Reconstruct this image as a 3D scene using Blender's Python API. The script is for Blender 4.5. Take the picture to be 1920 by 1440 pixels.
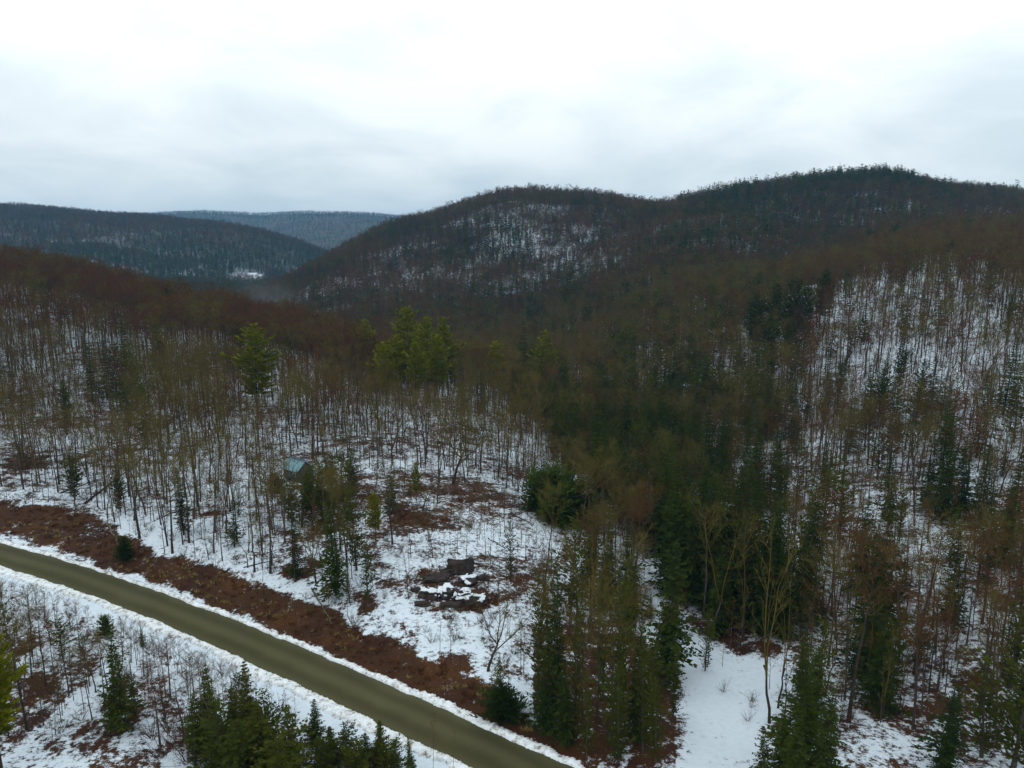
import bpy, bmesh, math, random
import numpy as np
from mathutils import Vector, Matrix, noise as mnoise

R = math.radians
scene = bpy.context.scene
for o in list(bpy.data.objects):
    bpy.data.objects.remove(o)

# ------------------------------------------------------------------ camera
FPX = 1450.0                      # focal length in pixels of the 1920 px wide photograph
HOR = 440.0                       # image row of eye level
CAM_Z = 52.0                      # drone height above the road
PITCH = math.atan((720 - HOR) / FPX)
cam_d = bpy.data.cameras.new('camera')
cam = bpy.data.objects.new('camera', cam_d)
scene.collection.objects.link(cam)
cam_d.sensor_width = 36.0
cam_d.lens = FPX / 1920 * 36.0
cam_d.clip_start = 1.0
cam_d.clip_end = 40000
cam.location = (0, 0, CAM_Z)
cam.rotation_euler = (math.pi / 2 - PITCH, 0, 0)
scene.camera = cam

# ------------------------------------------------------------------ sky and light
SUN_EL, SUN_ROT = R(42), R(215)
world = bpy.data.worlds.new('World')
scene.world = world
world.use_nodes = True
wn, wl = world.node_tree.nodes, world.node_tree.links
wn.clear()


def N(nodes, typ, **kw):
    n = nodes.new(typ)
    for k, v in kw.items():
        if k in n.inputs.keys():
            n.inputs[k].default_value = v
        else:
            setattr(n, k, v)
    return n


def math_node(nodes, links, op, a, b=None, c=None, clamp=False):
    n = nodes.new('ShaderNodeMath')
    n.operation = op
    n.use_clamp = clamp
    for i, v in enumerate((a, b, c)):
        if v is None:
            continue
        if isinstance(v, (int, float)):
            n.inputs[i].default_value = v
        else:
            links.new(v, n.inputs[i])
    return n.outputs[0]


out = N(wn, 'ShaderNodeOutputWorld')
bg = N(wn, 'ShaderNodeBackground', Strength=0.1)
skyt = N(wn, 'ShaderNodeTexSky', sky_type='NISHITA', sun_disc=False, sun_elevation=SUN_EL, sun_rotation=SUN_ROT)
tc = N(wn, 'ShaderNodeTexCoord')
sep = N(wn, 'ShaderNodeSeparateXYZ')
wl.new(tc.outputs['Generated'], sep.inputs[0])
# cloud deck: direction divided by height gives a flat layer seen in perspective
zc = math_node(wn, wl, 'ADD', math_node(wn, wl, 'MAXIMUM', sep.outputs[2], 0.0), 0.30)
px_ = math_node(wn, wl, 'DIVIDE', sep.outputs[0], zc)
py_ = math_node(wn, wl, 'DIVIDE', sep.outputs[1], zc)
cmb = N(wn, 'ShaderNodeCombineXYZ')
wl.new(px_, cmb.inputs[0]); wl.new(py_, cmb.inputs[1])
cn1 = N(wn, 'ShaderNodeTexNoise', Scale=1.9, Detail=6.0, Roughness=0.55, Distortion=0.35)
wl.new(cmb.outputs[0], cn1.inputs['Vector'])
cn2 = N(wn, 'ShaderNodeTexNoise', Scale=0.8, Detail=3.0, Roughness=0.5)
wl.new(cmb.outputs[0], cn2.inputs['Vector'])
cl = math_node(wn, wl, 'ADD', math_node(wn, wl, 'MULTIPLY', cn1.outputs[0], 0.55), math_node(wn, wl, 'MULTIPLY', cn2.outputs[0], 0.45))
cr = N(wn, 'ShaderNodeMapRange', clamp=True)
cr.inputs['From Min'].default_value = 0.36; cr.inputs['From Max'].default_value = 0.54
wl.new(cl, cr.inputs['Value'])
ramp = N(wn, 'ShaderNodeValToRGB')          # overcast gradient by elevation
wl.new(sep.outputs[2], ramp.inputs[0])
el = ramp.color_ramp.elements
el[0].position = 0.0; el[0].color = (5.6, 6.7, 7.5, 1)
el[1].position = 1.0; el[1].color = (12.6, 13.2, 13.4, 1)
for p_, c_ in ((0.06, (7.4, 8.3, 8.8, 1)), (0.12, (9.1, 9.8, 10.1, 1)), (0.2, (10.3, 11.0, 11.2, 1)), (0.28, (11.0, 11.7, 11.9, 1)), (0.5, (11.8, 12.4, 12.6, 1))):
    e_ = el.new(p_); e_.color = c_
dk = N(wn, 'ShaderNodeMix', data_type='RGBA', blend_type='MULTIPLY')
wl.new(ramp.outputs[0], dk.inputs[6])
shade = N(wn, 'ShaderNodeMix', data_type='RGBA')
shade.inputs[6].default_value = (0.83, 0.885, 0.92, 1); shade.inputs[7].default_value = (1.10, 1.09, 1.08, 1)
wl.new(cr.outputs[0], shade.inputs[0])
wl.new(shade.outputs[2], dk.inputs[7]); dk.inputs[0].default_value = 1.0
mx = N(wn, 'ShaderNodeMix', data_type='RGBA')
mx.inputs[0].default_value = 0.94
wl.new(skyt.outputs[0], mx.inputs[6]); wl.new(dk.outputs[2], mx.inputs[7])
wl.new(mx.outputs[2], bg.inputs[0]); wl.new(bg.outputs[0], out.inputs[0])

sun_d = bpy.data.lights.new('sun', 'SUN')
sun_d.energy = 0.6; sun_d.angle = R(30); sun_d.color = (1.0, 0.96, 0.9)
sun = bpy.data.objects.new('sun', sun_d)
scene.collection.objects.link(sun)
sun.rotation_euler = (math.pi / 2 - SUN_EL, 0, math.pi - SUN_ROT)

scene.view_settings.view_transform = 'Standard'
scene.view_settings.look = 'None'
scene.view_settings.exposure = 0.0
scene.view_settings.gamma = 1.0
scene.view_settings.use_curve_mapping = False
scene.render.engine = 'CYCLES'
scene.cycles.max_bounces = 5
scene.cycles.diffuse_bounces = 2
scene.cycles.glossy_bounces = 1
scene.cycles.transmission_bounces = 1
scene.cycles.volume_bounces = 0
scene.cycles.transparent_max_bounces = 4

# ------------------------------------------------------------------ pixel <-> world
CP, SP = math.cos(PITCH), math.sin(PITCH)


def ray(u, v):
    x = (u - 960) / FPX; y = (720 - v) / FPX
    return np.array([x, CP + y * SP, -SP + y * CP])


def project(X, Y, Z):
    dz = Z - CAM_Z
    dep = np.maximum(Y * CP - dz * SP, 1e-3)
    up = Y * SP + dz * CP
    return 960 + FPX * X / dep, 720 - FPX * up / dep


# ------------------------------------------------------------------ terrain
# control points (column, forward metres, row at which the tree tops / ground show, tree height) or (column, metres, 'z', height)
CTRL = []
for u in (-420, -200, 0, 320, 640, 960, 1280, 1600, 1920, 2150, 2350):
    CTRL += [(u, 30, 'z', -1), (u, 60, 'z', 0)]
CTRL += [
    # near flat
    (-250, 90, 'z', 0), (0, 90, 'z', -1), (320, 80, 'z', -1), (640, 100, 'z', 1.5), (960, 95, 'z', 1.0), (1200, 90, 'z', -1), (1350, 100, 'z', -3), (1600, 90, 'z', -1), (1920, 90, 'z', 1), (2150, 100, 'z', 4),
    (-250, 140, 'z', 3), (0, 140, 'z', 3), (320, 135, 'z', 3), (640, 135, 'z', 3), (900, 130, 'z', 2), (1150, 130, 'z', -2), (1330, 130, 'z', -4), (1600, 135, 'z', -1), (1920, 140, 'z', 3), (2150, 140, 'z', 8),
    # left ridge
    (-420, 230, 'z', 14), (0, 225, 740, 0), (250, 220, 760, 0), (500, 210, 'z', 3), (750, 210, 'z', 1), (960, 220, 'z', -4),
    (0, 300, 622, 0), (250, 300, 650, 0), (500, 280, 'z', 3),
    (-420, 420, 415, 17), (-200, 420, 440, 17), (0, 410, 463, 17), (120, 400, 482, 17), (250, 385, 522, 17), (400, 360, 553, 17), (500, 345, 578, 17), (600, 330, 600, 17), (700, 315, 640, 17),
    (850, 300, 'z', -8), (960, 330, 'z', -14),
    (0, 560, 'z', 18), (120, 560, 'z', 8), (250, 540, 'z', -6), (400, 500, 'z', -18), (500, 480, 'z', -22), (600, 450, 'z', -24),
    (-420, 700, 'z', 22), (0, 800, 'z', -20), (250, 800, 'z', -30), (450, 800, 'z', -34), (550, 700, 'z', -32), (700, 520, 'z', -26), (820, 440, 'z', -24), (960, 400, 'z', -21), (1080, 340, 'z', -15), (1200, 297, 'z', -10), (1400, 210, 'z', -7), (1330, 170, 'z', -5),
    # middle hill
    (1050, 450, 'z', -20), (1050, 560, 'z', -10), (1050, 700, 520, 15), (900, 700, 540, 15), (780, 700, 545, 15), (680, 720, 540, 15), (1050, 860, 435, 15),
    (900, 860, 460, 15), (760, 860, 480, 15), (680, 850, 'z', 10),
    (540, 800, 'z', -18), (600, 860, 492, 16), (680, 930, 452, 16), (760, 980, 412, 16), (880, 1030, 376, 16), (970, 1050, 357, 16), (1050, 1060, 351, 16), (1120, 1060, 354, 16), (1180, 1060, 363, 16), (1260, 1060, 374, 16),
    (560, 1200, 'z', -30), (700, 1350, 'z', 5), (880, 1450, 'z', 40), (1050, 1500, 'z', 60), (1260, 1500, 'z', 60),
    # right hill and near right slope
    (1200, 420, 'z', -2), (1300, 420, 'z', 6), (1300, 600, 500, 0), (1280, 800, 425, 0), (1330, 960, 356, 16), (1430, 960, 337, 16), (1520, 960, 322, 16), (1640, 960, 314, 15), (1700, 960, 318, 15), (1760, 950, 335, 15), (1850, 930, 350, 15), (1920, 920, 357, 15), (2150, 900, 372, 15), (2350, 900, 380, 15),
    (1330, 1350, 'z', 60), (1640, 1400, 'z', 90), (1920, 1350, 'z', 70), (2350, 1350, 'z', 60),
    (1500, 200, 'z', -5), (1700, 200, 'z', 1), (1920, 200, 'z', 6), (2150, 200, 'z', 13),
    (1500, 300, 685, 0), (1620, 300, 655, 0), (1750, 300, 615, 0), (1920, 300, 575, 0), (2150, 300, 530, 0),
    (1500, 420, 555, 0), (1620, 420, 530, 0), (1750, 420, 445, 17), (1920, 420, 425, 17), (2150, 430, 410, 17),
    (1500, 600, 480, 15), (1640, 600, 'z', 40), (1780, 600, 'z', 48), (1920, 600, 'z', 52), (2350, 600, 'z', 60),
    (1500, 780, 400, 15), (1640, 780, 385, 15), (1850, 780, 390, 15),
    # second hill behind the left ridge
    (-420, 1100, 'z', 0), (0, 1150, 'z', -25), (300, 1150, 'z', -36), (450, 1200, 'z', -40), (560, 1600, 'z', -36),
    (0, 1550, 440, 14), (300, 1550, 470, 14), (450, 1550, 492, 14),
    (-420, 2050, 372, 12), (-200, 2050, 378, 12), (0, 2050, 386, 12), (100, 2050, 393, 12), (200, 2030, 402, 12), (300, 2000, 408, 12), (400, 1960, 418, 12), (480, 1920, 433, 12), (560, 1880, 456, 12), (620, 1850, 480, 12), (700, 1850, 'z', -30),
    (0, 2900, 'z', 60), (300, 2900, 'z', 40), (600, 2600, 'z', -25), (760, 2600, 'z', -20), (1050, 2500, 'z', 60), (1600, 2500, 'z', 80),
    (440, 3500, 'z', 20), (640, 3500, 430, 0), (720, 3400, 440, 0),
    # farthest hills
    (-300, 4500, 405, 8), (0, 4500, 404, 8), (200, 4500, 404, 8), (280, 4500, 403, 8), (360, 4500, 398, 8), (430, 4500, 401, 8), (480, 4500, 406, 8), (560, 4500, 400, 8), (640, 4500, 400, 8), (720, 4500, 405, 8), (780, 4500, 409, 8), (900, 4500, 410, 8), (1300, 4500, 415, 8), (1900, 4500, 415, 8),
    (-300, 7500, 'z', 60), (440, 7500, 'z', 90), (960, 7500, 'z', 90), (1900, 7500, 'z', 60),
]
A_SC = 3.2


def ctrl_points():
    P, Zv = [], []
    for u, Y, v, h in CTRL:
        if v == 'z':
            a = (u - 960) / FPX * (1.02)
            z = h
        else:
            d = ray(u, v)
            a = d[0] / d[1]
            z = CAM_Z + d[2] / d[1] * Y - h
        P.append((a * A_SC, math.log(Y))); Zv.append(z)
    return np.array(P), np.array(Zv)


CPTS, CZ = ctrl_points()


def kern(d2):
    return np.where(d2 > 1e-12, 0.5 * d2 * np.log(np.maximum(d2, 1e-12)), 0.0)


n_ = len(CPTS)
A_ = np.zeros((n_ + 3, n_ + 3))
d2_ = ((CPTS[:, None] - CPTS[None]) ** 2).sum(-1)
A_[:n_, :n_] = kern(d2_) + np.eye(n_) * 2e-3
A_[:n_, n_] = 1; A_[:n_, n_ + 1:] = CPTS; A_[n_:, :n_] = A_[:n_, n_:].T
W_ = np.linalg.solve(A_, np.concatenate([CZ, np.zeros(3)]))


def vnoise(x, y, s, seed=0):
    """smooth value noise, vectorised"""
    x = x / s + seed * 17.13; y = y / s - seed * 9.71
    xi = np.floor(x); yi = np.floor(y); fx = x - xi; fy = y - yi
    fx = fx * fx * (3 - 2 * fx); fy = fy * fy * (3 - 2 * fy)

    def h(i, j):
        q = np.sin(i * 127.1 + j * 311.7 + seed * 74.7) * 43758.5453
        return q - np.floor(q)
    return (h(xi, yi) * (1 - fx) + h(xi + 1, yi) * fx) * (1 - fy) + (h(xi, yi + 1) * (1 - fx) + h(xi + 1, yi + 1) * fx) * fy


def base_height(x, y):
    x = np.asarray(x, float); y = np.asarray(y, float)
    shp = np.broadcast(x, y).shape
    x = np.broadcast_to(x, shp).ravel(); y = np.broadcast_to(y, shp).ravel()
    ye = np.clip(y, 30, 7500)
    a = np.clip(x / ye, -0.95, 0.95)
    q = np.stack([a * A_SC, np.log(ye)], 1)
    z = np.empty(len(q))
    for i in range(0, len(q), 40000):
        s = q[i:i + 40000]
        d2 = ((s[:, None] - CPTS[None]) ** 2).sum(-1)
        z[i:i + 40000] = kern(d2) @ W_[:n_] + W_[n_] + s @ W_[n_ + 1:]
    amp = np.clip((ye - 60) / 500, 0.0, 1.0)
    z += amp * (vnoise(x, y, 90, 1) - 0.5) * 9 + np.clip(ye / 1500, 0, 1) * (vnoise(x, y, 260, 2) - 0.5) * 10
    z += (vnoise(x, y, 17, 3) - 0.5) * 0.9
    return z.reshape(shp)


# road edges read off the photograph, on the plane of the road (z = 0)
FAR_E = [(-140, 982), (0, 1014), (100, 1042), (200, 1072), (275, 1097), (375, 1137), (475, 1178), (525, 1200), (625, 1238), (725, 1284), (800, 1315), (904, 1363), (1008, 1413), (1060, 1438), (1160, 1490)]
NEAR_E = [(-140, 1026), (0, 1065), (100, 1095), (200, 1130), (300, 1167), (400, 1210), (475, 1246), (575, 1291), (675, 1338), (750, 1378), (875, 1430), (980, 1480), (1100, 1545)]


def flat(u, v, z=0.0):
    d = ray(u, v)
    return d[:2] * ((z - CAM_Z) / d[2])


def resample(pts, n):
    pts = np.array(pts)
    d = np.concatenate([[0], np.cumsum(np.linalg.norm(np.diff(pts, axis=0), axis=1))])
    t = np.linspace(0, d[-1], n)
    return np.stack([np.interp(t, d, pts[:, i]) for i in range(pts.shape[1])], 1)


fe = resample([flat(*p) for p in FAR_E], 60); ne = resample([flat(*p) for p in NEAR_E], 60)
cen = []
for p in fe:
    q = ne[np.argmin(((ne - p) ** 2).sum(1))]
    cen.append((p + q) / 2)
cen = np.array(cen)
# smooth: cubic fit along the chord
ax = cen[-1] - cen[0]; ax /= np.linalg.norm(ax); nx = np.array([-ax[1], ax[0]])
s_ = (cen - cen[0]) @ ax; t_ = (cen - cen[0]) @ nx
pf = np.polyfit(s_, t_, 4)
S_ROAD = np.linspace(s_.min() - 60, s_.max() + 40, 400)
dpf = np.polyder(pf)


def poly_ext(s):
    lo, hi = s_.min(), s_.max()
    sc = np.clip(s, lo, hi)
    return np.polyval(pf, sc) + np.polyval(dpf, sc) * (s - sc)


ROAD = cen[0] + S_ROAD[:, None] * ax + poly_ext(S_ROAD)[:, None] * nx
_t = np.gradient(ROAD, axis=0); _t /= np.linalg.norm(_t, axis=1)[:, None]
ROAD_N = np.stack([-_t[:, 1], _t[:, 0]], 1)       # points to the far (uphill) side
HALF = 3.05


def road_dist(x, y):
    """signed distance from the centre line (+ = uphill side)"""
    x = np.asarray(x, float); y = np.asarray(y, float)
    s = (x - cen[0][0]) * ax[0] + (y - cen[0][1]) * ax[1]
    t = (x - cen[0][0]) * nx[0] + (y - cen[0][1]) * nx[1]
    ss = np.clip(s, S_ROAD[0], S_ROAD[-1])
    k = np.sqrt(1 + np.polyval(dpf, np.clip(ss, s_.min(), s_.max())) ** 2)
    d = (t - poly_ext(ss)) / k
    away = np.abs(s - ss)
    return np.where(away > 0, np.sign(d) * np.hypot(d, away), d)


def sstep(a, b, x):
    t = np.clip((x - a) / (b - a), 0, 1)
    return t * t * (3 - 2 * t)


def height(x, y):
    z = base_height(x, y)
    d = road_dist(x, y)
    near = np.asarray(y) < 260
    up = d > 0
    bank = sstep(4.2, 15, d) * 1.0
    w = np.where(up, sstep(4.6, 17, d), sstep(4.4, 12, -d))
    w = np.where(near, w, 1.0)
    road_z = np.where(np.abs(d) < 4.4, -0.16, 0.0)
    return road_z * (1 - w) + z * w + np.where(near & up, 0.6 * sstep(4.6, 9, d) * (1 - sstep(20, 40, d)), 0)


def hit(u, v):
    """first meeting of the pixel's line of sight with the ground"""
    d = ray(u, v)
    t = np.exp(np.linspace(math.log(45), math.log(7000), 1500)) / d[1]
    P = np.array([0, 0, CAM_Z]) + t[:, None] * d
    h = height(P[:, 0], P[:, 1])
    b = np.nonzero(P[:, 2] < h)[0]
    if not len(b):
        return None
    i = b[0]
    f0, f1 = P[i - 1, 2] - h[i - 1], P[i, 2] - h[i]
    q = P[i - 1] + (P[i] - P[i - 1]) * (f0 / (f0 - f1))
    return np.array([q[0], q[1], float(height(q[0], q[1]))])


def inpoly(u, v, poly):
    u = np.asarray(u); v = np.asarray(v)
    r = np.zeros(u.shape, bool)
    n = len(poly)
    for i in range(n):
        x1, y1 = poly[i]; x2, y2 = poly[(i + 1) % n]
        c = ((y1 > v) != (y2 > v)) & (u < (x2 - x1) * (v - y1) / (y2 - y1 + 1e-9) + x1)
        r ^= c
    return r


def soft(u, v, poly, w):
    """inpoly smoothed by jittered lookups, so borders wander"""
    acc = 0
    for k, (a, b) in enumerate(((0, 0), (1, .3), (-1, .4), (.4, 1), (-.3, -1), (.7, -.7), (-.8, -.5), (.1, .6))):
        acc = acc + inpoly(u + a * w, v + b * w * .6, poly)
    return acc / 8.0


# ------------------------------------------------------------------ materials
def mat(name):
    m = bpy.data.materials.new(name); m.use_nodes = True
    nt = m.node_tree
    b = nt.nodes['Principled BSDF']
    b.inputs['Roughness'].default_value = 0.9
    b.inputs['Specular IOR Level'].default_value = 0.15
    return m, nt.nodes, nt.links, b


def rgb(*c):
    return (c[0], c[1], c[2], 1)


def tinted(name, c1, c2, rough=0.9, noise_scale=None, c3=None, thin=0.0):
    """colour that varies from individual to individual, and by noise over the object"""
    m, n, l, b = mat(name)
    b.inputs['Roughness'].default_value = rough
    b.inputs['Specular IOR Level'].default_value = 0.0
    oi = n.new('ShaderNodeObjectInfo')
    mx = n.new('ShaderNodeMix'); mx.data_type = 'RGBA'
    mx.inputs[6].default_value = rgb(*c1); mx.inputs[7].default_value = rgb(*c2)
    l.new(oi.outputs['Random'], mx.inputs[0])
    col = mx.outputs[2]
    if noise_scale:
        t = n.new('ShaderNodeTexCoord')
        nz = n.new('ShaderNodeTexNoise'); nz.inputs['Scale'].default_value = noise_scale; nz.inputs['Detail'].default_value = 3
        l.new(t.outputs['Object'], nz.inputs['Vector'])
        mr = n.new('ShaderNodeMapRange'); mr.inputs['From Min'].default_value = 0.35; mr.inputs['From Max'].default_value = 0.68
        l.new(nz.outputs[0], mr.inputs['Value'])
        m2 = n.new('ShaderNodeMix'); m2.data_type = 'RGBA'
        l.new(mr.outputs[0], m2.inputs[0]); l.new(col, m2.inputs[6]); m2.inputs[7].default_value = rgb(*(c3 or c1))
        col = m2.outputs[2]
    l.new(col, b.inputs['Base Color'])
    if thin:                       # needles let light through
        tr = n.new('ShaderNodeBsdfTranslucent'); l.new(col, tr.inputs['Color'])
        ms = n.new('ShaderNodeMixShader'); ms.inputs[0].default_value = thin
        l.new(b.outputs[0], ms.inputs[1]); l.new(tr.outputs[0], ms.inputs[2])
        l.new(ms.outputs[0], n['Material Output'].inputs['Surface'])
    return m


M_BARK = tinted('bark_grey_brown', (0.060, 0.050, 0.040), (0.035, 0.026, 0.022), noise_scale=0.8, c3=(0.085, 0.078, 0.066))
M_BARK_D = tinted('bark_dark', (0.026, 0.020, 0.016), (0.040, 0.030, 0.022), noise_scale=1.2, c3=(0.05, 0.042, 0.034))
M_BARK_P = tinted('bark_pale', (0.20, 0.18, 0.14), (0.15, 0.135, 0.10), noise_scale=1.5, c3=(0.08, 0.07, 0.05))
M_TWIG_O = tinted('twigs_olive', (0.088, 0.072, 0.016), (0.058, 0.040, 0.012), noise_scale=0.25, c3=(0.100, 0.082, 0.024))
M_TWIG_R = tinted('twigs_reddish', (0.105, 0.034, 0.020), (0.068, 0.029, 0.017), noise_scale=0.25, c3=(0.068, 0.044, 0.016))
M_TWIG_Y = tinted('twigs_ochre', (0.10, 0.064, 0.016), (0.080, 0.054, 0.016), noise_scale=0.25, c3=(0.07, 0.042, 0.014))
M_SPRUCE = tinted('spruce_needles', (0.026, 0.044, 0.010), (0.044, 0.056, 0.008), noise_scale=0.9, c3=(0.014, 0.026, 0.006), thin=0.3)
M_PINE = tinted('pine_needles', (0.225, 0.205, 0.004), (0.170, 0.180, 0.006), noise_scale=0.6, c3=(0.105, 0.125, 0.005), thin=0.4)
M_CEDAR = tinted('cedar_sprays', (0.070, 0.076, 0.010), (0.044, 0.060, 0.010), noise_scale=0.8, c3=(0.032, 0.040, 0.006), thin=0.3)
M_FIR = tinted('fir_needles', (0.036, 0.054, 0.010), (0.052, 0.064, 0.008), noise_scale=0.9, c3=(0.020, 0.032, 0.006), thin=0.3)

M_BUSH = tinted('bush_needles', (0.070, 0.100, 0.012), (0.050, 0.082, 0.012), noise_scale=1.2, c3=(0.030, 0.050, 0.008), thin=0.35)


def ground_material():
    m, n, l, b = mat('snowy_forest_floor')
    at = n.new('ShaderNodeAttribute'); at.attribute_name = 'litter'
    af = n.new('ShaderNodeAttribute'); af.attribute_name = 'far'
    t = n.new('ShaderNodeTexCoord')

    def nz(scale, det=4, rough=0.6, sy=1.0):
        q = n.new('ShaderNodeTexNoise'); q.inputs['Scale'].default_value = scale; q.inputs['Detail'].default_value = det; q.inputs['Roughness'].default_value = rough
        mp = n.new('ShaderNodeMapping'); mp.inputs['Scale'].default_value = (1, sy, 1)
        l.new(t.outputs['Object'], mp.inputs['Vector']); l.new(mp.outputs[0], q.inputs['Vector'])
        return q.outputs[0]
    nA = nz(0.30, 5, 0.7); nB = nz(1.5, 6, 0.8); nC = nz(0.05, 3)
    mixn = math_node(n, l, 'ADD', math_node(n, l, 'MULTIPLY', nA, 0.38), math_node(n, l, 'ADD', math_node(n, l, 'MULTIPLY', nB, 0.52), math_node(n, l, 'MULTIPLY', nC, 0.10)))
    mixn = math_node(n, l, 'MULTIPLY_ADD', mixn, 2.0, -0.5)
    # litter shows where noise < litter level
    thr = math_node(n, l, 'ADD', math_node(n, l, 'MULTIPLY', at.outputs['Fac'], 0.52), 0.24)
    dif = math_node(n, l, 'SUBTRACT', thr, mixn)
    fac = n.new('ShaderNodeMapRange'); fac.inputs['From Min'].default_value = -0.05; fac.inputs['From Max'].default_value = 0.06
    l.new(dif, fac.inputs['Value'])
    snow = n.new('ShaderNodeMix'); snow.data_type = 'RGBA'
    snow.inputs[6].default_value = rgb(0.40, 0.49, 0.57); snow.inputs[7].default_value = rgb(0.70, 0.78, 0.84)
    l.new(nB, snow.inputs[0])
    lit = n.new('ShaderNodeValToRGB')
    nD = nz(2.3, 6, 0.75); nE = nz(0.16, 3)
    l.new(math_node(n, l, 'ADD', math_node(n, l, 'MULTIPLY', nD, 0.6), math_node(n, l, 'MULTIPLY', nE, 0.4)), lit.inputs[0])
    e = lit.color_ramp.elements
    e[0].position = 0.32; e[0].color = rgb(0.022, 0.012, 0.007)
    e[1].position = 0.72; e[1].color = rgb(0.12, 0.070, 0.016)
    for p, c in ((0.44, (0.030, 0.012, 0.005)), (0.54, (0.048, 0.019, 0.005)), (0.62, (0.066, 0.030, 0.006))):
        q = e.new(p); q.color = rgb(*c)
    mx = n.new('ShaderNodeMix'); mx.data_type = 'RGBA'
    l.new(fac.outputs[0], mx.inputs[0]); l.new(snow.outputs[2], mx.inputs[6]); l.new(lit.outputs[0], mx.inputs[7])
    # far hills: woodland too far off to tell the trees apart
    fcol = n.new('ShaderNodeValToRGB'); fe_ = fcol.color_ramp.elements
    fe_[0].position = 0.38; fe_[0].color = rgb(0.016, 0.030, 0.020); fe_[1].position = 0.62; fe_[1].color = rgb(0.060, 0.034, 0.026)
    l.new(nz(0.012, 6, 0.7), fcol.inputs[0])
    m3 = n.new('ShaderNodeMix'); m3.data_type = 'RGBA'
    l.new(af.outputs['Fac'], m3.inputs[0]); l.new(mx.outputs[2], m3.inputs[6]); l.new(fcol.outputs[0], m3.inputs[7])
    l.new(m3.outputs[2], b.inputs['Base Color'])
    bp = n.new('ShaderNodeBump'); bp.inputs['Strength'].default_value = 0.5; bp.inputs['Distance'].default_value = 0.25
    l.new(nB, bp.inputs['Height']); l.new(bp.outputs[0], b.inputs['Normal'])
    return m


def road_material():
    m, n, l, b = mat('wet_gravel')
    at = n.new('ShaderNodeAttribute'); at.attribute_name = 'across'
    t = n.new('ShaderNodeTexCoord')
    q1 = n.new('ShaderNodeTexNoise'); q1.inputs['Scale'].default_value = 0.12; q1.inputs['Detail'].default_value = 5
    q2 = n.new('ShaderNodeTexNoise'); q2.inputs['Scale'].default_value = 5; q2.inputs['Detail'].default_value = 5; q2.inputs['Roughness'].default_value = 0.7
    for q in (q1, q2):
        l.new(t.outputs['Object'], q.inputs['Vector'])
    # two pairs of wheel tracks
    dev = math_node(n, l, 'ADD', math_node(n, l, 'MULTIPLY', math_node(n, l, 'SUBTRACT', q1.outputs[0], 0.5), 0.9), at.outputs['Fac'])
    w = math_node(n, l, 'MULTIPLY', math_node(n, l, 'COSINE', math_node(n, l, 'MULTIPLY', dev, 4.1)), 0.5)
    cr_ = n.new('ShaderNodeValToRGB'); e = cr_.color_ramp.elements
    e[0].position = 0.15; e[0].color = rgb(0.038, 0.037, 0.016); e[1].position = 0.85; e[1].color = rgb(0.080, 0.078, 0.040)
    f = math_node(n, l, 'ADD', math_node(n, l, 'MULTIPLY', w, 0.34), math_node(n, l, 'ADD', math_node(n, l, 'MULTIPLY', q1.outputs[0], 0.55), math_node(n, l, 'MULTIPLY', q2.outputs[0], 0.45)))
    l.new(f, cr_.inputs[0]); l.new(cr_.outputs[0], b.inputs['Base Color'])
    b.inputs['Roughness'].default_value = 0.8
    b.inputs['Specular IOR Level'].default_value = 0.04
    bp = n.new('ShaderNodeBump'); bp.inputs['Strength'].default_value = 0.35; bp.inputs['Distance'].default_value = 0.04
    l.new(q2.outputs[0], bp.inputs['Height']); l.new(bp.outputs[0], b.inputs['Normal'])
    return m


def simple(name, c, c2=None, scale=2.0, rough=0.85, bump=0.0):
    m, n, l, b = mat(name)
    b.inputs['Roughness'].default_value = rough
    t = n.new('ShaderNodeTexCoord')
    q = n.new('ShaderNodeTexNoise'); q.inputs['Scale'].default_value = scale; q.inputs['Detail'].default_value = 5; q.inputs['Roughness'].default_value = 0.65
    l.new(t.outputs['Object'], q.inputs['Vector'])
    mx = n.new('ShaderNodeMix'); mx.data_type = 'RGBA'
    mx.inputs[6].default_value = rgb(*c); mx.inputs[7].default_value = rgb(*(c2 or c))
    mr = n.new('ShaderNodeMapRange'); mr.inputs['From Min'].default_value = 0.35; mr.inputs['From Max'].default_value = 0.65
    l.new(q.outputs[0], mr.inputs['Value']); l.new(mr.outputs[0], mx.inputs[0]); l.new(mx.outputs[2], b.inputs['Base Color'])
    if bump:
        bp = n.new('ShaderNodeBump'); bp.inputs['Strength'].default_value = bump; bp.inputs['Distance'].default_value = 0.1
        l.new(q.outputs[0], bp.inputs['Height']); l.new(bp.outputs[0], b.inputs['Normal'])
    return m


def bank_material():
    m, n, l, b = mat('ploughed_dirty_snow')
    t = n.new('ShaderNodeTexCoord')
    q = n.new('ShaderNodeTexNoise'); q.inputs['Scale'].default_value = 1.2; q.inputs['Detail'].default_value = 8; q.inputs['Roughness'].default_value = 0.8
    l.new(t.outputs['Object'], q.inputs['Vector'])
    r = n.new('ShaderNodeValToRGB'); e = r.color_ramp.elements
    e[0].position = 0.36; e[0].color = rgb(0.13, 0.10, 0.065); e[1].position = 0.60; e[1].color = rgb(0.74, 0.80, 0.84)
    for p, c in ((0.42, (0.36, 0.36, 0.33)), (0.48, (0.62, 0.67, 0.69))):
        k = e.new(p); k.color = rgb(*c)
    l.new(q.outputs[0], r.inputs[0]); l.new(r.outputs[0], b.inputs['Base Color'])
    bp = n.new('ShaderNodeBump'); bp.inputs['Strength'].default_value = 0.9; bp.inputs['Distance'].default_value = 0.15
    l.new(q.outputs[0], bp.inputs['Height']); l.new(bp.outputs[0], b.inputs['Normal'])
    return m


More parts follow.
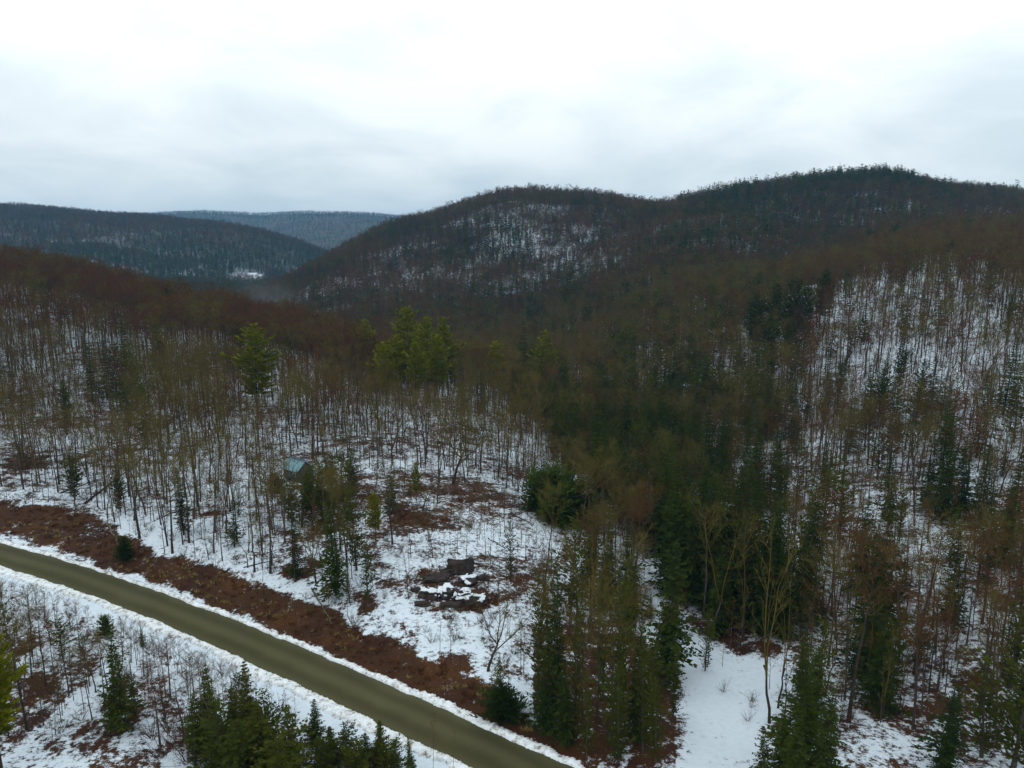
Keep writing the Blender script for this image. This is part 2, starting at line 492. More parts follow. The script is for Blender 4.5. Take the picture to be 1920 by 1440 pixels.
M_SNOW = bank_material()
M_SNOW2 = simple('fresh_snow', (0.66, 0.73, 0.78), (0.50, 0.57, 0.63), 1.0, 0.8, 0.3)
M_ROCK = simple('dark_rock', (0.018, 0.014, 0.013), (0.052, 0.042, 0.038), 1.6, 0.85, 1.0)
M_ROOF = simple('teal_metal_roof', (0.15, 0.28, 0.31), (0.18, 0.33, 0.36), 0.6, 0.45)
M_ROOF_DK = simple('teal_metal_trim', (0.05, 0.09, 0.10), (0.07, 0.12, 0.13), 0.6, 0.5)
M_WALLW = simple('weathered_boards', (0.055, 0.050, 0.038), (0.09, 0.08, 0.06), 3.0)
M_GLASS = simple('dark_window_glass', (0.02, 0.025, 0.03), None, 1, 0.1)
M_WHITE = simple('white_clapboard', (0.78, 0.79, 0.80), (0.7, 0.71, 0.72), 1.0)
M_BRACKEN = tinted('dead_bracken', (0.050, 0.019, 0.006), (0.034, 0.014, 0.006), noise_scale=1.0, c3=(0.066, 0.032, 0.008))
M_STRAW = tinted('straw_grass', (0.20, 0.14, 0.035), (0.13, 0.085, 0.025), noise_scale=2.0, c3=(0.24, 0.20, 0.08))

COL = scene.collection


def link(o):
    COL.objects.link(o)
    return o


def tag(o, label=None, cat=None, group=None, kind=None):
    for k, v in (('label', label), ('category', cat), ('group', group), ('kind', kind)):
        if v:
            o[k] = v
    return o


def mesh_np(name, V, F, mats, mi=None, smooth=False):
    """mesh from numpy verts and an (n,3) or (n,4) face array, or a list of such arrays"""
    if not isinstance(F, list):
        F = [F]
    me = bpy.data.meshes.new(name)
    V = np.asarray(V, np.float32)
    me.vertices.add(len(V)); me.vertices.foreach_set('co', V.ravel())
    nl = sum(f.size for f in F); nf = sum(len(f) for f in F)
    me.loops.add(nl); me.polygons.add(nf)
    me.loops.foreach_set('vertex_index', np.concatenate([f.ravel() for f in F]).astype(np.int32))
    tot = np.concatenate([np.full(len(f), f.shape[1], np.int32) for f in F])
    st = np.concatenate([[0], np.cumsum(tot)[:-1]]).astype(np.int32)
    me.polygons.foreach_set('loop_start', st); me.polygons.foreach_set('loop_total', tot)
    for m in mats:
        me.materials.append(m)
    if mi is not None:
        me.polygons.foreach_set('material_index', np.asarray(mi, np.int32))
    if smooth:
        me.polygons.foreach_set('use_smooth', np.ones(nf, bool))
    me.update(calc_edges=True)
    me.validate()
    return me


# ------------------------------------------------------------------ ground sheet
LEAF_BANK = [(-300, 900), (0, 935), (110, 945), (170, 968), (230, 1000), (300, 1035), (380, 1058), (470, 1082), (560, 1118), (640, 1150), (668, 1182), (740, 1195), (800, 1228), (870, 1262), (930, 1285), (985, 1330), (1030, 1370), (1120, 1430), (1200, 1470), (1060, 1440), (900, 1356), (720, 1276), (600, 1222), (480, 1172), (380, 1130), (270, 1088), (180, 1058), (100, 1032), (0, 1005), (-300, 930)]
LEAF_PATCH = [
    ([(715, 960), (760, 948), (840, 950), (850, 985), (800, 1002), (715, 998)], 1.0),
    ([(480, 1020), (540, 1000), (620, 970), (690, 950), (700, 975), (640, 1000), (560, 1020), (500, 1030)], 0.95),
    ([(830, 940), (880, 930), (900, 950), (850, 965)], 0.9),
    ([(700, 1000), (740, 995), (735, 1018), (690, 1020)], 0.9),
    ([(0, 850), (90, 838), (110, 860), (60, 890), (0, 925)], 0.9),
    ([(505, 1065), (560, 1050), (610, 1045), (620, 1080), (570, 1090), (510, 1085)], 0.95),
    ([(340, 950), (410, 945), (430, 975), (360, 985)], 0.85),
    ([(650, 1120), (715, 1090), (720, 1140), (680, 1170)], 0.95),
    ([(800, 1220), (860, 1215), (900, 1250), (850, 1270)], 1.0),
    ([(770, 1060), (830, 1055), (840, 1080), (780, 1085)], 0.75),
    ([(560, 930), (680, 880), (700, 905), (640, 960), (560, 985)], 0.8),
    ([(150, 700), (290, 690), (300, 790), (150, 800)], 0.55),
    ([(1290, 1120), (1330, 1160), (1480, 1215), (1470, 1232), (1330, 1215), (1280, 1150)], 0.95),
    ([(1200, 1090), (1235, 1080), (1230, 1120), (1200, 1130)], 0.85),
]
CLEAR_MEADOW = [(1225, 1050), (1262, 1050), (1300, 1150), (1345, 1225), (1470, 1225), (1490, 1280), (1440, 1350), (1400, 1460), (1285, 1460), (1290, 1280), (1195, 1190), (1210, 1120)]
CLEAR_MID = [(650, 890), (760, 880), (900, 900), (980, 930), (1060, 970), (1065, 1060), (1010, 1100), (900, 1150), (820, 1150), (700, 1090), (660, 1010), (600, 1000)]


def litter_map(X, Y, Z):
    u, v = project(X, Y, Z)
    lit = 0.42 + 0.16 * (vnoise(X, Y, 22, 5) - 0.5) * 2
    hw = (v > 560) & (v < 960) & (u < 1000)
    lit = np.where(hw, 0.48 + 0.16 * (vnoise(X, Y, 14, 6) - .5) * 2, lit)
    lit = np.where(inpoly(u, v, CLEAR_MID), 0.64 + 0.36 * (vnoise(X, Y, 7, 13) - .5), lit)
    lit = np.where(inpoly(u, v, [(700, 1010), (880, 990), (1000, 960), (1060, 980), (1050, 1060), (900, 1040), (740, 1090)]), 0.38 + 0.3 * (vnoise(X, Y, 5, 14) - .5), lit)
    rs = inpoly(u, v, [(1440, 480), (2300, 480), (2300, 850), (1440, 850)])
    lit = np.where(rs, 0.40 + .2 * (vnoise(X, Y, 11, 15) - .5), lit)
    d = road_dist(X, Y)
    near = Y < 200
    lit = np.where(near & (d < -2), 0.38 + 0.25 * sstep(-9, -14, d) * (vnoise(X, Y, 5, 7) > 0.45), lit)
    lit = np.where((Y < 300) & (u > 1480) & (v > 860), 0.50 + .25 * (vnoise(X, Y, 6, 11) - .5), lit)
    fr = sstep(420, 700, Y)
    lit = lit * (1 - fr) + fr * (0.63 + 0.24 * (vnoise(X, Y, 60, 8) - .5) * 2 + 0.4 * (vnoise(X, Y, 15, 9) - .5))
    con = inpoly(u, v, [(1000, 1180), (1190, 1150), (1260, 1250), (1270, 1460), (1110, 1460), (1000, 1350)])
    lit = np.where(con, 0.72, lit)
    m = soft(u, v, CLEAR_MEADOW, 14)
    lit = lit * (1 - m) + (0.06 + 0.30 * (vnoise(X, Y, 6, 12) - .25)) * m
    for poly, s in LEAF_PATCH:
        k = soft(u + (vnoise(X, Y, 2.2, 16) - .5) * 40, v + (vnoise(X, Y, 2.2, 17) - .5) * 22, poly, 20)
        lit = np.maximum(lit, k * s * (0.72 + 0.4 * vnoise(X, Y, 1.6, 18)))
    k = soft(u + (vnoise(X, Y, 3, 16) - .5) * 30, v + (vnoise(X, Y, 3, 17) - .5) * 22, LEAF_BANK, 14) * (near)
    lit = np.maximum(lit, k * (0.72 + 0.26 * vnoise(X, Y, 2.5, 19) + 0.16 * vnoise(X, Y, 9, 20)))
    lit = np.where(near & (d < -3) & (d > -7), 0.10, lit)
    return lit, u, v


def build_ground():
    na, nl = 520, 470
    a = np.linspace(-1.0, 1.0, na)
    l = np.exp(np.linspace(math.log(40), math.log(7800), nl))
    Aa, Ll = np.meshgrid(a, l)
    X = Aa * Ll; Y = Ll
    Z = height(X, Y)
    V = np.stack([X, Y, Z], -1).reshape(-1, 3)
    i = np.arange(na * nl).reshape(nl, na)
    F = np.stack([i[:-1, :-1], i[:-1, 1:], i[1:, 1:], i[1:, :-1]], -1).reshape(-1, 4)
    # coarse skirt behind and beside the camera
    base = len(V)
    ys = np.linspace(-900, 40, 12); ts = np.linspace(-1, 1, 27)
    wid = np.interp(ys, [-900, 40], [900, 40])
    XX = ts[None] * wid[:, None]; YY = np.repeat(ys[:, None], 27, 1)
    ZZ = height(XX, np.maximum(YY, 40.0)) - 0.02
    V2 = np.stack([XX, YY, ZZ], -1).reshape(-1, 3)
    j = np.arange(12 * 27).reshape(12, 27) + base
    F2 = np.stack([j[:-1, :-1], j[:-1, 1:], j[1:, 1:], j[1:, :-1]], -1).reshape(-1, 4)
    V = np.concatenate([V, V2]); F = np.concatenate([F, F2])
    me = mesh_np('ground', V, F, [ground_material()], smooth=True)
    lit, u, v = litter_map(V[:, 0], np.maximum(V[:, 1], 40), V[:, 2])
    far = sstep(1100, 1900, V[:, 1]) * 0.93
    at = me.attributes.new('litter', 'FLOAT', 'POINT'); at.data.foreach_set('value', lit.astype(np.float32))
    at = me.attributes.new('far', 'FLOAT', 'POINT'); at.data.foreach_set('value', far.astype(np.float32))
    o = link(bpy.data.objects.new('ground', me))
    tag(o, kind='structure')
    return (a, l, Z)


GRID = build_ground()
# horizon mask for culling what no eye near the camera could see
_ang = (GRID[2] - CAM_Z) / GRID[1][:, None]
_run = np.maximum.accumulate(_ang, axis=0)


def visible(X, Y, Z, h):
    ia = np.clip(np.searchsorted(GRID[0], X / Y), 1, len(GRID[0]) - 2)
    il = np.clip(np.searchsorted(GRID[1], Y) - 2, 0, len(GRID[1]) - 1)
    m = np.minimum(np.minimum(_run[il, ia], _run[il, np.maximum(ia - 6, 0)]), _run[il, np.minimum(ia + 6, len(GRID[0]) - 1)])
    return (Z + h * 1.15 - CAM_Z) / Y > m - 0.003


# ------------------------------------------------------------------ road and snow banks
def build_road():
    ks = np.array([-1.25, -1.0, -0.75, -0.5, -0.25, 0, 0.25, 0.5, 0.75, 1.0, 1.25]) * HALF
    zz = np.array([-0.4, -0.02, 0.02, 0.05, 0.07, 0.08, 0.07, 0.05, 0.02, -0.02, -0.4])
    n = len(ROAD); rng = np.random.default_rng(4)
    V = np.empty((n, len(ks), 3)); 
    for j, (k, z) in enumerate(zip(ks, zz)):
        V[:, j, :2] = ROAD + ROAD_N * k
        V[:, j, 2] = z
    i = np.arange(n * len(ks)).reshape(n, len(ks))
    F = np.stack([i[:-1, :-1], i[1:, :-1], i[1:, 1:], i[:-1, 1:]], -1).reshape(-1, 4)
    me = mesh_np('road', V.reshape(-1, 3), F, [road_material()], smooth=True)
    at = me.attributes.new('across', 'FLOAT', 'POINT')
    at.data.foreach_set('value', np.tile(ks / HALF * 1.5, n).astype(np.float32))
    tag(link(bpy.data.objects.new('road', me)), kind='structure')
    for side in (1, -1):
        S = resample(ROAD, 1500); T = np.gradient(S, axis=0); T /= np.linalg.norm(T, axis=1)[:, None]
        NN = np.stack([-T[:, 1], T[:, 0]], 1) * side
        m = len(S)
        x, y = S[:, 0], S[:, 1]
        wob = (vnoise(x, y, 6, 21) - .5) * 0.5 + (vnoise(x, y, 1.3, 22) - .5) * 0.45
        inner = HALF - 0.25 + wob * 0.75 + (rng.random(m) - .5) * 0.12
        if side == 1:
            wd = 0.65 + 0.9 * vnoise(x, y, 13, 23) ** 2 + 0.6 * (vnoise(x, y, 1.6, 24) - .4) + 0.5 * (rng.random(m) - .5)
            # spur of snow pushed up the bank
            sp = flat(286, 1088)
            wd += 1.9 * np.exp(-((x - sp[0]) ** 2 + (y - sp[1]) ** 2) / 3.0)
        else:
            wd = 0.9 + 1.6 * vnoise(x, y, 9, 25) + 0.9 * (vnoise(x, y, 1.2, 27) - .5) + 0.8 * (rng.random(m) - .5)
        wd = np.maximum(wd, 0.3)
        prof = np.linspace(0, 1, 9)
        hh = (0.20 + 0.16 * vnoise(x, y, 2.2, 26)) * (1.0 if side == 1 else 0.55)
        V = np.empty((m, 9, 3))
        for j, p in enumerate(prof):
            d = inner + wd * p
            V[:, j, :2] = S + NN * d[:, None]
            z = math.sin(math.pi * min(1, p * 1.02)) ** 0.7 * hh if p < 1 else 0 * hh
            z = z + (rng.random(m) - .5) * 0.10 * (0 < p < 1)
            V[:, j, 2] = z + height(V[:, j, 0], V[:, j, 1]) * (1 if p > .3 else 0) * (d > 4.4) + 0.03
            if j in (0, 8):
                V[:, j, 2] -= 0.3
        i = np.arange(m * 9).reshape(m, 9)
        F = np.stack([i[:-1, :-1], i[1:, :-1], i[1:, 1:], i[:-1, 1:]], -1).reshape(-1, 4)
        if side == -1:
            F = F[:, ::-1]
        o = link(bpy.data.objects.new('snow_bank', mesh_np('snow_bank', V.reshape(-1, 3), F, [M_SNOW], smooth=True)))
        tag(o, 'ploughed snow bank along the %s edge of the gravel road' % ('leafy uphill' if side == 1 else 'lower'), kind='structure')


build_road()


# ------------------------------------------------------------------ tree meshes
class Geo:
    def __init__(self):
        self.V, self.F, self.n = [], [], 0

    def tube(self, pts, rad, sides=5, cap=False):
        pts = np.asarray(pts, float); k = len(pts)
        t = np.gradient(pts, axis=0); t /= np.linalg.norm(t, axis=1)[:, None] + 1e-9
        ref = np.array([1.0, 0.17, 0.05]) if abs(t[0, 0]) < 0.85 else np.array([0.1, 1.0, 0.05])
        e1 = np.cross(t, ref); e1 /= np.linalg.norm(e1, axis=1)[:, None]
        e2 = np.cross(t, e1)
        an = np.arange(sides) * 2 * math.pi / sides
        ring = pts[:, None] + np.asarray(rad)[:, None, None] * (np.cos(an)[None, :, None] * e1[:, None] + np.sin(an)[None, :, None] * e2[:, None])
        self.V.append(ring.reshape(-1, 3))
        i = np.arange(k * sides).reshape(k, sides) + self.n
        j = np.roll(i, -1, axis=1)
        q = np.stack([i[:-1], i[1:], j[1:], j[:-1]], -1).reshape(-1, 4)
        self.F.append(np.concatenate([q[:, :3], q[:, [0, 2, 3]]]))
        if cap:
            c = i[-1]
            self.F.append(np.stack([np.full(sides - 2, c[0]), c[1:-1], c[2:]], -1))
        self.n += k * sides

    def tris(self, T):
        T = np.asarray(T, float).reshape(-1, 3, 3)
        self.V.append(T.reshape(-1, 3))
        self.F.append(np.arange(len(T) * 3).reshape(-1, 3) + self.n)
        self.n += len(T) * 3

    def mesh(self, name, mats, smooth=False):
        return mesh_np(name, np.concatenate(self.V), np.concatenate(self.F), mats, smooth=smooth)


def unit(v):
    return v / (np.linalg.norm(v, axis=-1, keepdims=True) + 1e-9)


def twig_tris(rng, P, D, L, w):
    """thin tapering slivers: a bent twig is two of them"""
    n = len(P)
    side = unit(np.cross(D, rng.normal(size=(n, 3))))
    bend = unit(D + rng.normal(size=(n, 3)) * 0.35 + np.array([0, 0, 0.25]))
    mid = P + D * (L * 0.5)[:, None]; end = mid + bend * (L * 0.55)[:, None]
    w = np.asarray(w)[:, None]
    a, b = P - side * w, P + side * w
    c, d = mid - side * w * .7, mid + side * w * .7
    return np.concatenate([np.stack([a, b, d], 1), np.stack([a, d, c], 1), np.stack([c, d, end], 1)])


def bare_tree(seed, h=16.0, form='forest', twig=0.022, ntw=5, nl1=16, rtrunk=None):
    """leafless hardwood: trunk mesh and crown (limbs and twigs) mesh"""
    rng = np.random.default_rng(seed)
    T, C = Geo(), Geo()
    r0 = rtrunk or h * 0.0095
    lean = rng.normal(size=2) * 0.04 * h
    k = 9
    s = np.linspace(0, 1, k)
    wob = np.cumsum(rng.normal(size=(k, 2)) * 0.008 * h, axis=0)
    if form == 'vase':
        top = 0.30
    elif form == 'fork':
        top = rng.uniform(0.28, 0.5)
    elif form == 'sapling':
        top = 0.96
    else:
        top = 0.92
    tp = np.stack([lean[0] * s ** 1.5 + wob[:, 0] * s, lean[1] * s ** 1.5 + wob[:, 1] * s, s * h * top], 1)
    tp[0, 2] = -0.5
    taper = (1 - 0.45 * s) if form in ('vase', 'fork') else np.maximum(1 - s ** 1.2 * 0.93, 0.07)
    rad = r0 * taper
    rad[0] *= 1.35
    T.tube(tp, rad, 6)
    twP, twD, twL = [], [], []

    def limb(p, d, L, r, depth):
        n = 5
        pts = [p]; dd = d.copy()
        for i in range(n - 1):
            dd = unit(dd + rng.normal(size=3) * 0.14 + np.array([0, 0, 0.10]))
            pts.append(pts[-1] + dd * L / (n - 1))
        pts = np.array(pts)
        rr = r * np.linspace(1, 0.22, n)
        C.tube(pts, rr, 3 if depth else 4)
        return pts

    def clothe(pts, d, m, L):
        for _ in range(m):
            t = rng.uniform(0.25, 1.0) * (len(pts) - 1)
            i = min(int(t), len(pts) - 2); f = t - i
            p = pts[i] * (1 - f) + pts[i + 1] * f
            q = unit(pts[i + 1] - pts[i]) * 0.75 + unit(rng.normal(size=3)) * 0.85 + np.array([0, 0, 0.18])
            twP.append(p); twD.append(unit(q)); twL.append(L * rng.uniform(0.5, 1.2))

    if form in ('vase', 'fork'):
        mains = rng.integers(4, 7) if form == 'vase' else rng.integers(2, 4)
        for m in range(mains):
            az = m * 2 * math.pi / mains + rng.uniform(-.4, .4)
            sp = rng.uniform(0.30, 0.75) if form == 'vase' else rng.uniform(0.10, 0.32)
            d = unit(np.array([math.cos(az) * sp, math.sin(az) * sp, 1.0]))
            P0 = limb(tp[-1 - int(rng.integers(0, 3))], d, (h * rng.uniform(0.5, 0.68) if form == 'vase' else (1 - top) * h * rng.uniform(0.85, 1.05)), r0 * 0.5, 0)
            for _ in range(9):
                t = rng.uniform(0.2, 1) * 4; i = min(int(t), 3); f = t - i
                p = P0[i] * (1 - f) + P0[i + 1] * f
                az2 = az + rng.uniform(-1.6, 1.6)
                d2 = unit(np.array([math.cos(az2), math.sin(az2), rng.uniform(0.5, 1.3)]))
                P1 = limb(p, d2, h * rng.uniform(0.12, 0.24), r0 * 0.17, 1)
                clothe(P1, d2, ntw * 2, h * 0.085)
    else:
        z0 = rng.uniform(0.44, 0.58) if form == 'forest' else 0.22
        for m in range(nl1):
            t = z0 + (1 - z0) * ((m + rng.uniform(0, 1)) / nl1) ** 0.9 * 0.98
            z = t * (k - 1); i = min(int(z), k - 2); f = z - i
            p = tp[i] * (1 - f) + tp[i + 1] * f
            az = rng.uniform(0, 2 * math.pi)
            up = rng.uniform(0.55, 1.25)
            d = unit(np.array([math.cos(az), math.sin(az), up]))
            env = math.sin(math.pi * min(1, max(0.12, (t - z0 + 0.10) / (1.12 - z0)))) ** 0.7
            L = h * (0.27 if form == 'forest' else 0.17) * env * rng.uniform(0.65, 1.15)
            rr = max(0.02, r0 * 0.36 * (1 - t * 0.6))
            P0 = limb(p, d, L, rr, 0)
            for _ in range(4 if form == 'forest' else 2):
                q = rng.uniform(0.25, 0.95) * 4; i2 = min(int(q), 3); f2 = q - i2
                p2 = P0[i2] * (1 - f2) + P0[i2 + 1] * f2
                az2 = az + rng.uniform(-1.3, 1.3)
                d2 = unit(np.array([math.cos(az2), math.sin(az2), rng.uniform(0.4, 1.2)]))
                P1 = limb(p2, d2, L * rng.uniform(0.3, 0.6), rr * 0.45, 1)
                clothe(P1, d2, ntw, h * 0.075)
            clothe(P0, d, ntw, h * 0.075)
        clothe(tp[-4:], np.array([0, 0, 1.0]), ntw * 2, h * 0.06)
    P = np.array(twP); D = np.array(twD); L = np.array(twL)
    C.tris(twig_tris(rng, P, D, L, twig * rng.uniform(0.6, 1.2, len(P))))
    return T, C


def conifer(seed, h=14.0, R=2.4, form='spruce', whorls=26, nb=8, sliver=12, w=0.075):
    """trunk and foliage of an evergreen; foliage is narrow sprays along drooping boughs"""
    rng = np.random.default_rng(seed)
    T, C = Geo(), Geo()
    k = 6; s = np.linspace(0, 1, k)
    lean = rng.normal(size=2) * 0.012 * h
    tp = np.stack([lean[0] * s, lean[1] * s, s * h], 1); tp[0, 2] = -0.5
    T.tube(tp, h * 0.011 * np.maximum(1 - s, 0.04) * np.array([1.3] + [1] * (k - 1)), 6)
    tri = []
    lo = {'spruce': 0.07, 'pine': 0.24, 'cedar': 0.05, 'bush': 0.02}[form]
    asym = rng.uniform(0.6, 1.35, 8)
    gap = 0.75 + 0.5 * rng.random(whorls)
    for iw in range(whorls):
        t = lo + (1 - lo) * (iw + rng.uniform(-.3, .3)) / whorls
        t = min(max(t, lo), 0.995)
        q = (t - lo) / (1 - lo)
        if form == 'spruce':
            r = R * (1 - q) ** 0.9 * min(1, 0.6 + q * 4); droop = -0.30 + 0.75 * q; 
        elif form == 'pine':
            r = R * (math.sin(math.pi * (0.16 + 0.80 * q) ** 0.85) ** 0.8) * rng.uniform(0.7, 1.15); droop = 0.02 + 0.5 * q
        elif form == 'bush':
            r = R * math.cos(q * 1.45) ** 0.7; droop = 0.15 + 0.7 * q
        else:
            r = R * (math.sin(math.pi * (0.22 + 0.76 * q)) ** 0.8); droop = 0.55 + 0.5 * q
        m = max(3, int(nb * (0.55 + 0.45 * (1 - q))))
        a0 = rng.uniform(0, 6.28)
        for ib in range(m):
            az = a0 + ib * 2 * math.pi / m + rng.uniform(-.25, .25)
            rl = r * gap[iw] * rng.uniform(0.72, 1.12) * asym[int((az / 6.2832 * 8) % 8)]
            if rng.random() < {'pine': 0.22, 'cedar': 0.30}.get(form, 0.12):
                rl *= 0.45
            if rl < 0.12:
                rl = 0.12
            out_ = np.array([math.cos(az), math.sin(az), 0.0]); tang = np.array([-out_[1], out_[0], 0])
            base = np.array([lean[0] * t, lean[1] * t, t * h])
            n = max(4, int(sliver * (0.45 + 0.55 * rl / R)))
            f = (np.arange(n) + rng.uniform(0, 1, n)) / n
            if form == 'pine':
                f = 0.30 + 0.70 * f
            curve = droop * f - (0.18 if form == 'spruce' else 0.05) * f * f + (0.16 * f ** 3 if form in ('spruce', 'pine') else 0)
            P = base + out_ * (rl * f)[:, None] + np.array([0, 0, 1.0]) * (rl * curve)[:, None]
            sgn = np.where(np.arange(n) % 2 == 0, 1, -1)
            D = out_ * 0.8 + tang * (sgn * rng.uniform(0.3, 1.0, n))[:, None] + np.array([0, 0, 1.0]) * rng.uniform(-0.28, 0.22, n)[:, None]
            if form == 'pine':
                D[:, 2] += rng.uniform(0.05, 0.75, n)
            if form in ('cedar', 'bush'):
                D[:, 2] += rng.uniform(0.2, 0.9, n)
            D = unit(D)
            L = (0.16 + 0.30 * rl * (1 - 0.55 * f)) * rng.uniform(0.7, 1.3, n)
            if form == 'pine':
                L = np.clip(0.45 + 0.10 * rl, .3, 1.0) * rng.uniform(0.6, 1.3, n)
            sd = unit(np.cross(D, np.array([0, 0, 1.0]) + rng.normal(size=(n, 3)) * 0.45))
            ww = (w * (1.0 + 1.2 * rl / max(R, .1)) * rng.uniform(0.7, 1.3, n))[:, None]
            mid = P + D * (L * 0.45)[:, None]
            end = P + D * L[:, None] + np.array([0, 0, -0.06 if form == 'spruce' else 0.02])
            tri.append(np.stack([P, mid - sd * ww, end], 1)); tri.append(np.stack([P, end, mid + sd * ww], 1))
    C.tris(np.concatenate(tri))
    return T, C


def make_pair(T, C, nm, mb, mc):
    return (T.mesh(nm + '_trunk', [mb], True), C.mesh(nm + '_crown', [mc]))


def make_one(T, C, nm, mb, mc):
    V = np.concatenate(T.V + C.V)
    F = np.concatenate(T.F + [f + T.n for f in C.F])
    nt = sum(len(f) for f in T.F)
    return mesh_np(nm, V, F, [mb, mc], mi=np.concatenate([np.zeros(nt), np.ones(len(F) - nt)]))


# near meshes, shared by the individual trees: (trunk, crown, nominal height)
NEAR = {}
H0 = 16.0
for key, mt in (('olive', M_TWIG_O), ('red', M_TWIG_R), ('ochre', M_TWIG_Y)):
    NEAR['bare_' + key] = [make_pair(*bare_tree(100 + i * 7 + len(key), H0, 'forest', 0.018, 5), 'bare_tree', M_BARK if i % 2 else M_BARK_D, mt) + (H0,) for i in range(5 if key == 'olive' else 3)]
    NEAR['bare_' + key] += [make_pair(*bare_tree(160 + i * 3 + len(key), H0, 'fork', 0.018, 4, rtrunk=0.15), 'bare_tree', M_BARK_D if i % 2 else M_BARK, mt) + (H0,) for i in range(3)]
NEAR['vase'] = [make_pair(*bare_tree(300 + i, H0, 'vase', 0.020, 5, rtrunk=0.27), 'spreading_tree', M_BARK_D, M_TWIG_O) + (H0,) for i in range(3)]
NEAR['pale'] = [make_pair(*bare_tree(340 + i, H0, 'vase', 0.016, 2, rtrunk=0.17), 'pale_tree', M_BARK_P, M_BARK_P) + (H0,) for i in range(2)]
NEAR['sapling'] = [make_pair(*bare_tree(360 + i, 7.0, 'sapling', 0.012, 4, nl1=12, rtrunk=0.05), 'sapling', M_BARK, M_TWIG_O if i % 2 else M_TWIG_R) + (7.0,) for i in range(4)]
NEAR['spruce'] = [make_pair(*conifer(400 + i, 14, 2.3 + .25 * i, 'spruce', 30, 9, 13), 'spruce', M_BARK_D, M_SPRUCE) + (14,) for i in range(4)]
NEAR['olive_spruce'] = [make_pair(*conifer(415 + i, 12, 2.6 + .3 * i, 'spruce', 28, 10, 14, 0.085), 'spruce', M_BARK_D, M_CEDAR) + (12,) for i in range(3)]
NEAR['fir'] = [make_pair(*conifer(430 + i, 14, 2.7, 'spruce', 28, 9, 13), 'fir', M_BARK_D, M_FIR) + (14,) for i in range(2)]
NEAR['pine'] = [make_pair(*conifer(450 + i, 20, 4.2, 'pine', 24, 10, 46, 0.105), 'pine', M_BARK_D, M_PINE) + (20,) for i in range(4)]
NEAR['dark_pine'] = [make_pair(*conifer(460 + i, 20, 4.2, 'pine', 24, 10, 42, 0.10), 'pine', M_BARK_D, M_CEDAR) + (20,) for i in range(3)]
NEAR['cedar'] = [make_pair(*conifer(480 + i, 13, 1.5 + .12 * i, 'cedar', 27, 7, 9, 0.06), 'cedar', M_BARK, M_CEDAR) + (13,) for i in range(6)]
NEAR['bush'] = [make_pair(*conifer(500 + i, 4, 2.0, 'bush', 16, 11, 18, 0.045), 'evergreen_bush', M_BARK_D, M_BUSH if i else M_SPRUCE) + (4,) for i in range(3)]


def shrub_mesh(seed, h=2.2, n=14, mt=None):
    rng = np.random.default_rng(seed)
    T, C = Geo(), Geo()
    P, D, L = [], [], []
    for i in range(n):
        az = rng.uniform(0, 6.28); sp = rng.uniform(0.15, 0.9)
        d = unit(np.array([math.cos(az) * sp, math.sin(az) * sp, 1.0])); p = np.array([math.cos(az), math.sin(az), 0]) * rng.uniform(0, .15) + np.array([0, 0, -0.15])
        pts = [p]
        for j in range(4):
            d = unit(d + rng.normal(size=3) * 0.18); pts.append(pts[-1] + d * h * rng.uniform(.6, 1.1) / 4)
        pts = np.array(pts)
        T.tube(pts, np.linspace(0.022, 0.006, 5), 3)
        for _ in range(7):
            j = rng.integers(1, 4); f = rng.random()
            P.append(pts[j] * (1 - f) + pts[j + 1] * f); D.append(unit(d + rng.normal(size=3) * .7)); L.append(h * rng.uniform(.15, .35))
    C.tris(twig_tris(rng, np.array(P), np.array(D), np.array(L), np.full(len(P), 0.011)))
    return T, C


NEAR['shrub'] = [make_pair(*shrub_mesh(520 + i), 'shrub', M_BARK_D, (M_TWIG_R, M_TWIG_O, M_TWIG_O)[i]) + (2.2,) for i in range(3)]

KIND_NAME = {'bare_olive': 'bare_tree', 'bare_red': 'bare_tree', 'bare_ochre': 'bare_tree', 'vase': 'bare_tree', 'pale': 'bare_tree', 'sapling': 'bare_sapling', 'spruce': 'spruce_tree', 'olive_spruce': 'spruce_tree', 'fir': 'fir_tree', 'pine': 'pine_tree', 'dark_pine': 'pine_tree', 'cedar': 'cedar_tree', 'bush': 'evergreen_bush', 'shrub': 'bare_shrub'}
KIND_CAT = {'bare_sapling': 'sapling', 'evergreen_bush': 'bush', 'bare_shrub': 'shrub'}
COUNT = {}
TAKEN = []                         # footprints of placed individuals (x, y, r)
prng = random.Random(11)


def plant(kind, x, y, h, label, group=None, wide=1.0, z=None, var=None):
    vs = NEAR[kind]
    tr, cr_, h0 = vs[prng.randrange(len(vs)) if var is None else var % len(vs)]
    nm = KIND_NAME[kind]
    e = link(bpy.data.objects.new(nm, None))
    e.empty_display_size = 0.3
    if z is None:
        z = float(height(x, y))
    e.location = (x, y, z)
    e.rotation_euler = (prng.gauss(0, .028), prng.gauss(0, .028), prng.uniform(0, 6.28))
    s = h / h0
    e.scale = (s * wide, s * wide, s)
    tag(e, label, KIND_CAT.get(nm, 'tree'), group)
    for pn, me in (('trunk', tr), ('crown', cr_)):
        c = link(bpy.data.objects.new(pn if nm not in ('bare_shrub',) else ('stems' if pn == 'trunk' else 'crown'), me))
        c.parent = e
    COUNT[nm] = COUNT.get(nm, 0) + 1
    TAKEN.append((x, y, 1.4 if nm in ('bare_shrub', 'bare_sapling') else 2.4))
    return e


def place(kind, u, vb, vt, label, group=None, wide=1.0, Y=None, var=None):
    """tree whose foot shows at (u, vb) and top at row vt"""
    if Y is None:
        p = hit(u, vb)
    else:
        d = ray(u, vb); x = d[0] / d[1] * Y; p = np.array([x, Y, float(height(x, Y))])
    # height from the row of the top
    lo, hi = 0.5, 45.0
    for _ in range(30):
        m = (lo + hi) / 2
        if project(p[0], p[1], p[2] + m)[1] > vt:
            lo = m
        else:
            hi = m
    return plant(kind, p[0], p[1], (lo + hi) / 2, label, group, wide, var=var)


